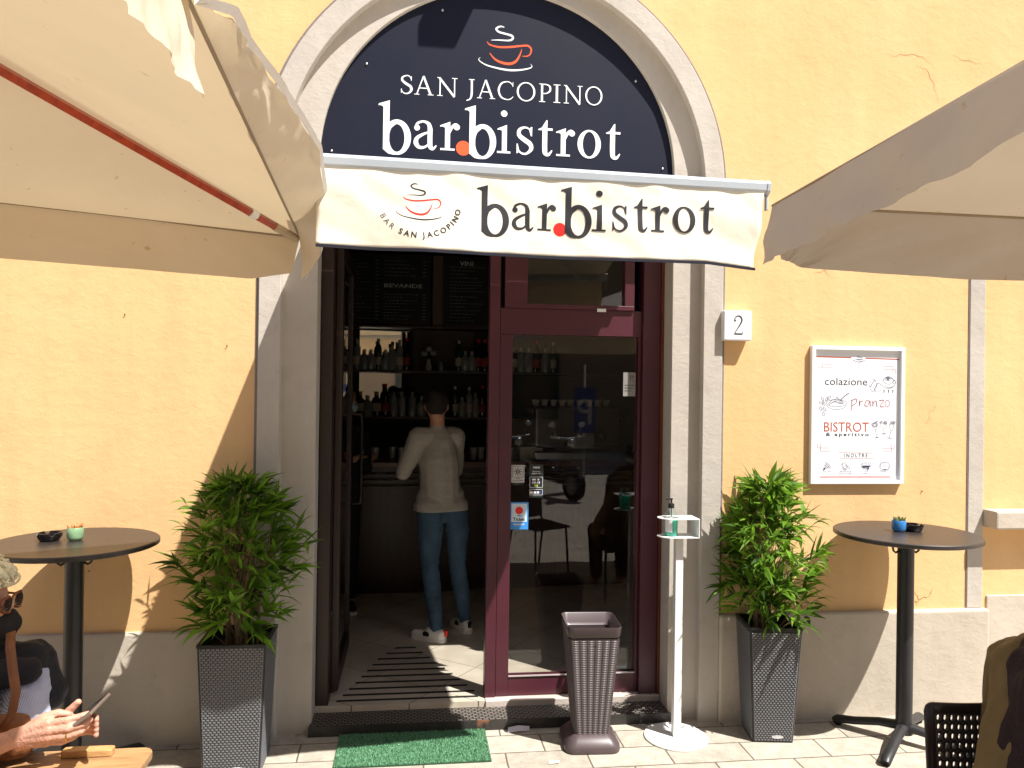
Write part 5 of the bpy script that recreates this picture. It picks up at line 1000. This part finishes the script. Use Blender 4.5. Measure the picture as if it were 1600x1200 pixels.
# ================================================================== chairs and foreground table
def chair(label, loc, rz):
    """perforated plastic chair, back at +y side, seat facing -y"""
    t = thing('perforated_chair', label, 'chair', loc, rz, 'perforated black terrace chairs'); m_pl = M('black_chair_plastic', (.022,.017,.018), .4)
    W_, z0, z1 = .44, .50, .825
    def S(x, z): return Vector((x, .035*(1-(2*x/W_)**2)*-1+.035+.09*(z-z0), z))
    q = MB(); nc, nr = 19, 9; x0, x1, a0, a1 = -W_/2+.028, W_/2-.028, z0+.045, z1-.030
    def ring_cell(cx, cz, hx, hz, rx, rz_):
        outer = []; inner = []
        for i in range(16):
            a = 2*PI*(i+.5)/16; c_, s_ = math.cos(a), math.sin(a); m_ = max(abs(c_), abs(s_)); outer.append((cx+hx*c_/m_, cz+hz*s_/m_)); inner.append((cx+rx*c_, cz+rz_*s_))
        return outer, inner
    hx, hz = (x1-x0)/nc/2, (a1-a0)/nr/2
    for r_ in range(nr):
        for c_ in range(nc):
            cx, cz = x0+hx*(2*c_+1), a0+hz*(2*r_+1); o_, i_ = ring_cell(cx, cz, hx, hz, .0052, .0092); vs = [S(*p) for p in o_]+[S(*p) for p in i_]
            q.add(vs, [(k_, (k_+1) % 16, 16+(k_+1) % 16, 16+k_) for k_ in range(16)])
    def strip(xa, za, xb, zb, n_=10):
        vs = []; fs = []
        for i in range(n_+1):
            for j in range(3): vs.append(S(xa+(xb-xa)*i/n_, za+(zb-za)*j/2))
        for i in range(n_):
            for j in range(2): fs.append((3*i+j, 3*i+3+j, 3*i+4+j, 3*i+1+j))
        q.add(vs, fs)
    strip(x0, a1, x1, z1, 16); strip(x0, z0, x1, a0, 16)
    for s in (-1, 1):
        n_ = 6; vs = []; fs = []
        for i in range(n_+1):
            xx = (x0 if s < 0 else x1)+s*.028*i/n_; cut = .028*(1-math.sqrt(max(0, 1-(i/n_)**2)))
            for j in range(5): vs.append(S(xx, z0+cut+(z1-z0-2*cut)*j/4))
        for i in range(n_):
            for j in range(4): fs.append((5*i+j, 5*i+5+j, 5*i+6+j, 5*i+1+j))
        q.add(vs, fs)
    q.build('backrest', m_pl, t, smooth=True, solid=.011, weld=True)
    q = MB(); q.obox((0,-.20,.455), (.43,.43,.022), (R(2),0,0)); q.build('seat', m_pl, t, bevel=.02, seg=3)
    for sx in (-1, 1):
        q = MB(); q.tube([(sx*.19,-.37,.45),(sx*.205,-.40,0)], .011, 10); q.build('leg', m_metal, t, smooth=True)
        q = MB(); q.tube([(sx*.205,.065,.80),(sx*.20,.03,.50),(sx*.195,-.02,.44),(sx*.215,.07,0)], .011, 10); q.build('leg', m_metal, t, smooth=True)
    return t
ch1 = chair('black perforated chair under the person in the olive coat', (1.835,-1.865,0), R(2))
copy_thing(ch1, (-1.48,-1.24,0), 'black perforated chair under the woman with the phone', R(-28))
copy_thing(ch1, (1.15,-3.15,0), 'empty black perforated chair mirrored in the door glass, beside the camera', R(150))
m_wood = M('oak_tabletop', (.36,.215,.10), .45, var=.28, scale=3.5, stretch=(3,26,26), bump=.12, bscale=30, spec=.4)
wt_ = thing('wooden_table', 'oak cafe table with rounded corners under the hands of the woman with the phone', 'table', (-1.10,-2.08,0))
q = MB(); q.rings([[(x, y, z) for x, y, _ in rsq(.375, 0, .035, 6)] for z in (.716, .740)], True); q.build('tabletop', m_wood, wt_, bevel=.004)
q = MB(); q.tube([(0,0,.03),(0,0,.716)], .03, 16); q.build('column', m_metal, wt_, smooth=True); q = MB(); q.lathe([(0,0),(.22,0),(.22,.015),(.04,.03),(0,.03)], n=32, caps=False); q.build('base', m_metal, wt_, smooth=True)
tr_ = thing('wooden_tray', 'light wooden menu holder lying on the far edge of the oak table behind the hands', 'tray', (-.895,-1.745,.7405))
q = MB(); q.rings([[(x*1.0, y*.25, z) for x, y, _ in rsq(.068, 0, .02, 5)] for z in (0, .020)], True); q.build('block', M('light_wood', (.50,.29,.12), .5, var=.2, scale=6, stretch=(4,20,20)), tr_, bevel=.004)
sc_ = thing('saucer', 'white saucer at the left edge of the oak table', 'saucer', (-1.055,-2.06,.7405))
q = MB(); q.lathe([(0,.004),(.035,.004),(.038,.0),(.042,.004),(.066,.016),(.072,.022),(.070,.024),(.045,.010),(.030,.008),(0,.008)], n=48, caps=False); q.build('dish', M('porcelain', (.80,.79,.77), .2), sc_, smooth=True)
cg = thing('coffee_glass', 'glass with a little milky coffee on the white saucer', 'glass', (-1.075,-2.055,.7495))
q = MB(); q.lathe([(.022,0),(.028,.004),(.034,.06),(.036,.085),(.034,.085),(.032,.06),(.026,.008),(0,.008)], n=32, caps=False); q.build('glass', glass('tumbler', (.93,.94,.92), 1.5, 1.6), cg, smooth=True)
q = MB(); q.lathe([(0,.010),(.0255,.010),(.0285,.030),(0,.030)], n=32, caps=False); q.build('coffee', M('milky_coffee', (.30,.17,.08), .4), cg, smooth=True)
# ================================================================== inside the bar
m_bw = M('bar_timber', (.034,.012,.007), .35, var=.35, scale=3, stretch=(14,14,1.5), spec=.5); m_lt = M('bar_top_wood', (.11,.038,.014), .3, var=.3, stretch=(2,20,20))
bar = thing('bar_counter', 'dark wooden bar counter with metal rails and curved front across the room', 'counter', (0,2.55,.08))
q = MB(); rows = []
for z, d in ((0,.10),(.11,.10),(.115,.0),(1.05,.0)):
    rows.append([(-2.4+4.9*i/40, (-.20*math.cos((i/40-.42)*PI*.9)**2)+d, z) for i in range(41)]+[(2.5,.7,z),(-2.4,.7,z)])
q.rings(rows, True); q.build('front', m_bw, bar)
q = MB(); q.rings([[(-2.42+4.94*i/40, -.20*math.cos((i/40-.42)*PI*.9)**2-.05, z) for i in range(41)]+[(2.52,.72,z),(-2.42,.72,z)] for z in (1.05, 1.095)], True); q.build('counter_top', m_lt, bar, bevel=.006)
for z in (.90, .95, 1.0):
    q = MB(); q.tube([(-2.4+4.9*i/40, -.20*math.cos((i/40-.42)*PI*.9)**2-.035, z) for i in range(41)], .007, 6); q.build('rail', m_steel, bar, smooth=True)
bk = thing('back_bar', 'dark back bar with a long bottle shelf and mirror panels behind the counter', 'shelving', (0,3.85,.08))
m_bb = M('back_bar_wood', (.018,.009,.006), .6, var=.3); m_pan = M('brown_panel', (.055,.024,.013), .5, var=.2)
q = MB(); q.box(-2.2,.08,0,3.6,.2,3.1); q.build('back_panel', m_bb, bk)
for z in (1.41, 1.863, 2.30): q = MB(); q.box(-2.2,-.26,z-.022,3.6,.08,z); q.build('shelf', m_bw, bk)
q = MB(); q.box(.0,.05,1.864,.62,.0795,2.277); q.build('panel', m_pan, bk); q = MB(); q.box(.0,.05,1.411,.62,.0795,1.84); q.build('panel', m_bb, bk)
q = MB(); q.box(.185,-.20,2.31,.285,.05,3.0); q.build('upright', M('tan_upright', (.16,.08,.045), .5), bk)
mir = M('mirror', (.82,.80,.74), .02, metal=1.0, var=0)
for (x0, x1, z0, z1, ry) in ((-.53,-.035,1.865,2.265,R(4.6)), (-.53,-.035,1.415,1.838,R(4.6))):
    q = MB(); q.obox(((x0+x1)/2,.03,(z0+z1)/2), (x1-x0,.006,z1-z0), (0,0,ry)); q.build('mirror_panel', mir, bk)
def board(label, x0, x1, z0, z1, texts, seed):
    t = thing('menu_board', label, 'menu board', ((x0+x1)/2,3.61,(z0+z1)/2)); w_, h_ = x1-x0, z1-z0
    q = MB(); q.box(-w_/2,0,-h_/2,w_/2,.02,h_/2); q.build('slate', M('slate', (.006,.006,.008), .6), t); q = MB(); q.box(-w_/2-.012,-.006,-h_/2-.012,w_/2+.012,-.001,-h_/2); q.box(-w_/2-.012,-.006,h_/2,w_/2+.012,-.001,h_/2+.012); q.box(-w_/2-.012,-.006,-h_/2,-w_/2,-.001,h_/2); q.box(w_/2,-.006,-h_/2,w_/2+.012,-.001,h_/2); q.build('frame', m_bw, t)
    k = Ink(); random.seed(seed)
    for txt, a, b, c_, d_, bold in texts: k.put(fit(sans(txt, 1, bold=bold), -w_/2+a*w_, -w_/2+b*w_, -h_/2+c_*h_, -h_/2+d_*h_), 0, 0, 1)
    k.build('lettering', M('chalk_bright', (.55,.55,.52), .8), t, lambda x, y, q_: (x, -.001-q_*.2, y))
    k = Ink()
    for (ca, cb, r0, r1, n_) in texts_cols[seed]:
        for i in range(n_):
            zz = -h_/2+(r1-(r1-r0)*i/max(1,n_-1))*h_; xa = -w_/2+ca*w_; ln = random.uniform(.35,.85)*(cb-ca)*w_; x = xa
            while x < xa+ln: l_ = random.uniform(.010,.035); k.stroke([(x,zz),(min(x+l_, xa+ln),zz)], .0075); x += l_+.010
            k.stroke([(-w_/2+cb*w_-.035,zz),(-w_/2+cb*w_,zz)], .0075)
    k.build('price_lines', M('chalk_dim', (.20,.20,.19), .8), t, lambda x, y, q_: (x, -.001-q_*.2, y)); return t
texts_cols = {1: [(.03,.44,.05,.92,17),(.50,.97,.70,.92,5),(.50,.97,.05,.42,9)], 2: [(.12,.97,.70,.86,4),(.12,.97,.50,.64,4),(.12,.97,.06,.42,8)]}
board('wide black menu board headed BEVANDE above the back bar', -.72, .145, 2.41, 3.06, [('BEVANDE', .50, .93, .52, .58, .02)], 1)
board('narrow black menu board headed VINI above the back bar', .292, .80, 2.40, 3.06, [('VINI', .30, .56, .88, .95, .02)], 2)
# bottles
def bottle_proto(name, prof, mat, capm, h, lab):
    t = thing(name, 'x', 'bottle', (0,0,-50), 0, 'bottles on the back bar'); q = MB(); q.lathe(prof, n=16, caps=False); q.build('bottle', mat, t, smooth=True)
    q = MB(); q.lathe([(0,h-.035),(.0155,h-.035),(.0155,h),(0,h)], n=12, caps=False); q.build('cap', capm, t, smooth=True)
    if lab: q = MB(); q.rings([[(prof[2][0]*1.02*math.cos(R(a)), prof[2][0]*1.02*math.sin(R(a)), z) for a in range(200, 345, 12)] for z in (.05, .13)], caps=False, closed=False); q.build('bottle_label', lab, t, solid=.001)
    return t
bg1 = M('dark_bottle_glass', (.010,.014,.008), .08, var=.1, spec=.8); bg2 = M('clear_bottle_glass', (.34,.36,.34), .05, var=.1, spec=1.0); bg3 = M('amber_bottle_glass', (.10,.030,.006), .08, spec=.8); lb1 = M('cream_label', (.60,.55,.42), .7); lb3 = M('red_label', (.40,.05,.04), .6); wcap = M('white_cap', (.6,.6,.6), .4); lb2 = M('silver_label', (.30,.30,.30), .4)
protos = [('tall dark bottle', bottle_proto('bottle', [(0,0),(.036,0),(.038,.01),(.038,.19),(.030,.225),(.014,.25),(.014,.31),(0,.31)], bg1, m_red, .32, lb3)),
    ('slim green bottle', bottle_proto('bottle', [(0,0),(.031,0),(.033,.01),(.033,.20),(.026,.235),(.012,.26),(.012,.30),(0,.30)], M('green_bottle_glass', (.02,.07,.02), .06, spec=.9), m_steel, .305, lb1)),
    ('tall clear bottle', bottle_proto('bottle', [(0,0),(.033,0),(.035,.01),(.035,.21),(.030,.225),(.013,.24),(.013,.29),(0,.29)], bg2, wcap, .30, lb1)),
    ('clear spirit bottle', bottle_proto('bottle', [(0,0),(.038,0),(.040,.01),(.040,.16),(.036,.18),(.014,.205),(.014,.27),(0,.27)], bg2, m_strip, .28, lb2)),
    ('amber bottle', bottle_proto('bottle', [(0,0),(.042,0),(.044,.01),(.044,.14),(.034,.165),(.015,.185),(.015,.23),(0,.23)], bg3, M('gold_cap', (.5,.33,.1), .3), .24, lb1)),
    ('squat round bottle', bottle_proto('bottle', [(0,0),(.045,0),(.052,.03),(.052,.10),(.036,.14),(.015,.16),(.015,.19),(0,.19)], bg2, m_steel, .20, None))]
ords = ['first','second','third','fourth','fifth','sixth','seventh','eighth','ninth','tenth','eleventh','twelfth','thirteenth','fourteenth','fifteenth','sixteenth','seventeenth','eighteenth','nineteenth','twentieth']
used = set(); random.seed(12)
def place(xs, z, y, where):
    for i, x in enumerate(xs):
        k_ = random.randrange(len(protos)); nm, pr = protos[k_]; lab = f'{nm}, {ords[i]} from the left {where}'
        if k_ not in used: used.add(k_); pr.location = (x, y, z); pr['label'] = lab; pr.rotation_euler.z = random.uniform(-.4,.4)
        else: copy_thing(pr, (x, y, z), lab, random.uniform(-.4,.4))
place([-.74,-.66,-.60,-.54,-.47,-.405,-.335,-.265,-.20,-.13,-.06], 1.944, 3.66, 'in the left group on the upper shelf')
place([.45,.515,.58,.645,.71,.78,.86], 1.944, 3.66, 'in the right group on the upper shelf')
place([-.76,-.68,-.58,-.50,-.43,-.34,-.26,-.18,-.10,.0,.09], 1.491, 3.66, 'in the left group on the lower shelf')
place([.42,.49,.56,.62,.69,.78,.88], 1.491, 3.66, 'in the right group on the lower shelf')
place([1.0,1.07,1.15,1.22,1.32,1.40], 1.944, 3.66, 'on the upper shelf seen through the door glass')
va = thing('flower_vase', 'white vase with three white ball flowers on the upper shelf', 'vase', (.155,3.66,1.944))
q = MB(); q.lathe([(0,0),(.026,0),(.034,.03),(.026,.07),(.016,.10),(.02,.115),(0,.115)], n=24, caps=False); q.build('vase', M('vase_white', (.45,.43,.42), .4), va, smooth=True)
for x, z in ((-.045,.17),(.0,.215),(.045,.175)):
    q = MB(); q.ell((x,0,z), (.034,.034,.028), 14, 9); f_ = q.build('flower', M('white_flower', (.5,.49,.46), .8, bump=.8), va, smooth=True); q = MB(); q.tube([(0,0,.10),(x,0,z)], .003, 5); q.build('stalk', m_leaf, f_)
jr = thing('glass_jar', 'small pale jar beside the flower vase', 'jar', (.275,3.66,1.944)); q = MB(); q.lathe([(0,0),(.028,0),(.034,.02),(.030,.06),(.020,.072),(.022,.085),(0,.085)], n=20, caps=False); q.build('jar', bg2, jr, smooth=True)
# counter-top equipment
em = thing('espresso_machine', 'chrome espresso machine on the counter, seen dimly through the door glass', 'coffee machine', (1.42,2.75,1.176))
q = MB(); q.box(-.38,-.22,.10,.38,.25,.46); q.build('body', M('dull_chrome', (.10,.10,.10), .25, metal=.8), em, bevel=.03, seg=3); q = MB(); q.box(-.38,-.26,0,.38,.22,.07); q.build('drip_tray', m_steel, em, bevel=.01); q = MB(); q.box(-.36,-.10,.07,.36,.20,.10); q.build('back_foot', m_metal, em)
for x in (-.2, 0, .2):
    q = MB(); q.lathe([(.035,.0),(.035,.05)], (x,-.19,.20), 16); q.tube([(x,-.19,.215),(x,-.36,.20)], .012, 8); q.build('group_handle', m_strip, em)
for i in range(9):
    x = -.33+.08*i; q_ = thing('cup', f'white espresso cup on the coffee machine, {ords[i]} from the left', 'cup', (1.42+x,2.78,1.637), 0, 'cups warming on the coffee machine') if i == 0 else None
    if i == 0:
        cp = q_; q = MB(); q.lathe([(.018,0),(.026,.01),(.034,.05),(.032,.05),(.022,.012),(0,.010)], n=18, caps=False); q.build('cup', m_white, cp, smooth=True)
    else: copy_thing(cp, (1.42+x,2.78,1.637), f'white espresso cup on the coffee machine, {ords[i]} from the left')
random.seed(31)
tb0 = thing('tumbler', 'x', 'glass', (0,0,0), 0, 'glasses on the counter'); q = MB(); q.lathe([(.022,0),(.026,.003),(.034,.10),(.032,.10),(.024,.006),(0,.006)], n=16, caps=False); q.build('glass', bg2, tb0, smooth=True)
gx = [(-.42,2.55),(-.36,2.62),(-.30,2.52),(-.16,2.6),(-.08,2.52),(.52,2.55),(.59,2.6),(.66,2.52),(.75,2.58),(.83,2.54)]
for i, (x, y) in enumerate(gx):
    lab = f'drinking glass on the bar counter, {ords[i]} from the left'
    if i == 0: tb0.location = (x, y, 1.176); tb0['label'] = lab
    else: copy_thing(tb0, (x, y, 1.176), lab)
nb = thing('napkin_box', 'pale box on the counter seen through the door glass', 'box', (1.02,2.62,1.176)); q = MB(); q.box(-.10,-.07,0,.10,.07,.11); q.box(-.098,-.073,.05,.098,-.0705,.055); q.build('box', M('pale_box', (.40,.38,.34), .6), nb, bevel=.006)
# ================================================================== street behind the camera (seen in the glass)
def scooter(label, loc, rz):
    t = thing('parked_scooter', label, 'scooter', loc, rz, 'scooters parked across the square')
    bodyc = M('scooter_paint', (.04,.035,.035), .25, coat=.5); 
    for x in (-.62, .62):
        q = MB(); q.rings([[(x+r*math.cos(2*PI*i/24), y, .25+r*math.sin(2*PI*i/24)) for i in range(24)] for r, y in ((.17,-.05),(.25,-.045),(.25,.045),(.17,.05))], caps=True); w_ = q.build('wheel', m_strip, t, smooth=True); q = MB(); q.rings([[(x+.15*math.cos(2*PI*i/20), y, .25+.15*math.sin(2*PI*i/20)) for i in range(20)] for y in (-.055,.055)], True); q.build('rim', m_steel, w_)
    blob('body', [('c', (-.60,0,.62), .15, (-.1,0,.50), .14), ('c', (-.1,0,.36), .12, (.35,0,.34), .12), ('c', (.35,0,.36), .11, (.48,0,.85), .09), ('e', (.62,0,.46), (.17,.08,.10))], bodyc, t, .02, 4)
    q = MB(); q.obox((-.36,0,.77), (.62,.26,.10)); q.build('saddle', m_strip, t, bevel=.04, seg=3); q = MB(); q.tube([(.42,-.32,1.0),(.46,0,.97),(.42,.32,1.0)], .018, 8); q.build('handlebar', m_steel, t)
    q = MB(); q.ell((.55,0,.90), (.06,.08,.08)); q.build('headlight', m_steel, t, smooth=True)
    for s in (-1, 1): q = MB(); q.tube([(.42,s*.22,1.0),(.42,s*.28,1.16)], .008, 6); q.ell((.42,s*.30,1.2), (.02,.07,.045)); q.build('mirror', m_steel, t)
    return t
sc0 = scooter('dark scooter parked behind the camera, nearest to the parking sign', (2.3,-8.2,0), R(65))
for i, (x, y, a) in enumerate([(.6,-8.4,72),(1.45,-8.5,60),(4.1,-8.3,70),(4.9,-8.6,64)]): copy_thing(sc0, (x, y, 0), ['dark scooter at the left end of the row behind the camera', 'second dark scooter in the row behind the camera', 'dark scooter just beyond the parking sign', 'dark scooter at the right end of the row behind the camera'][i], R(a))
op_ = thing('opposite_building', 'pale plastered town house across the square behind the camera, mirrored in the glass', 'building', (0,-17,0)); m_op = stucco('opposite_plaster', (.33,.25,.16), (.37,.28,.18), (.25,.19,.12), .3, cracks=False)
q = MB(); q.box(-22,-6,0,26,0,13); q.build('wall', m_op, op_); m_sh = M('dark_shutter', (.03,.045,.035), .6); m_wn = M('window_dark', (.03,.035,.04), .15)
for r_ in range(3):
    for c_ in range(12):
        x = -20+3.9*c_; z = 1.0+4.0*r_; q = MB(); q.box(x-.65,.002,z-.1,x+.65,.06,z+2.2); w_ = q.build('window', m_sh, op_); q = MB(); q.box(x-.42,.0605,z,x+.42,.064,z+2.05); q.build('pane', m_wn, w_)
sn = thing('parking_sign', 'blue parking sign on a post behind the camera, mirrored in the door glass', 'sign', (3.02,-9.0,0))
q = MB(); q.tube([(0,0,0),(0,0,2.2)], .03, 10); q.build('post', m_steel, sn); q = MB(); q.box(-.19,.031,1.0,.19,.045,1.80); q.build('sign_plate', M('sign_blue', (.012,.045,.24), .4), sn)
k = Ink(); k.stroke([(-.09,-.22),(-.09,.22)], .07); k.stroke([(-.09,.19),(.05,.19),(.12,.1),(.05,.01),(-.09,.01)], .06); k.build('letter', M('sign_white', (.4,.4,.4), .5), sn, lambda x, y, q_: (-x, .047+q_, 1.375+y))
q = MB(); q.box(-.17,.031,.72,.17,.04,.95); q.build('sign_plate', M('sign_grey', (.3,.3,.3), .5), sn)
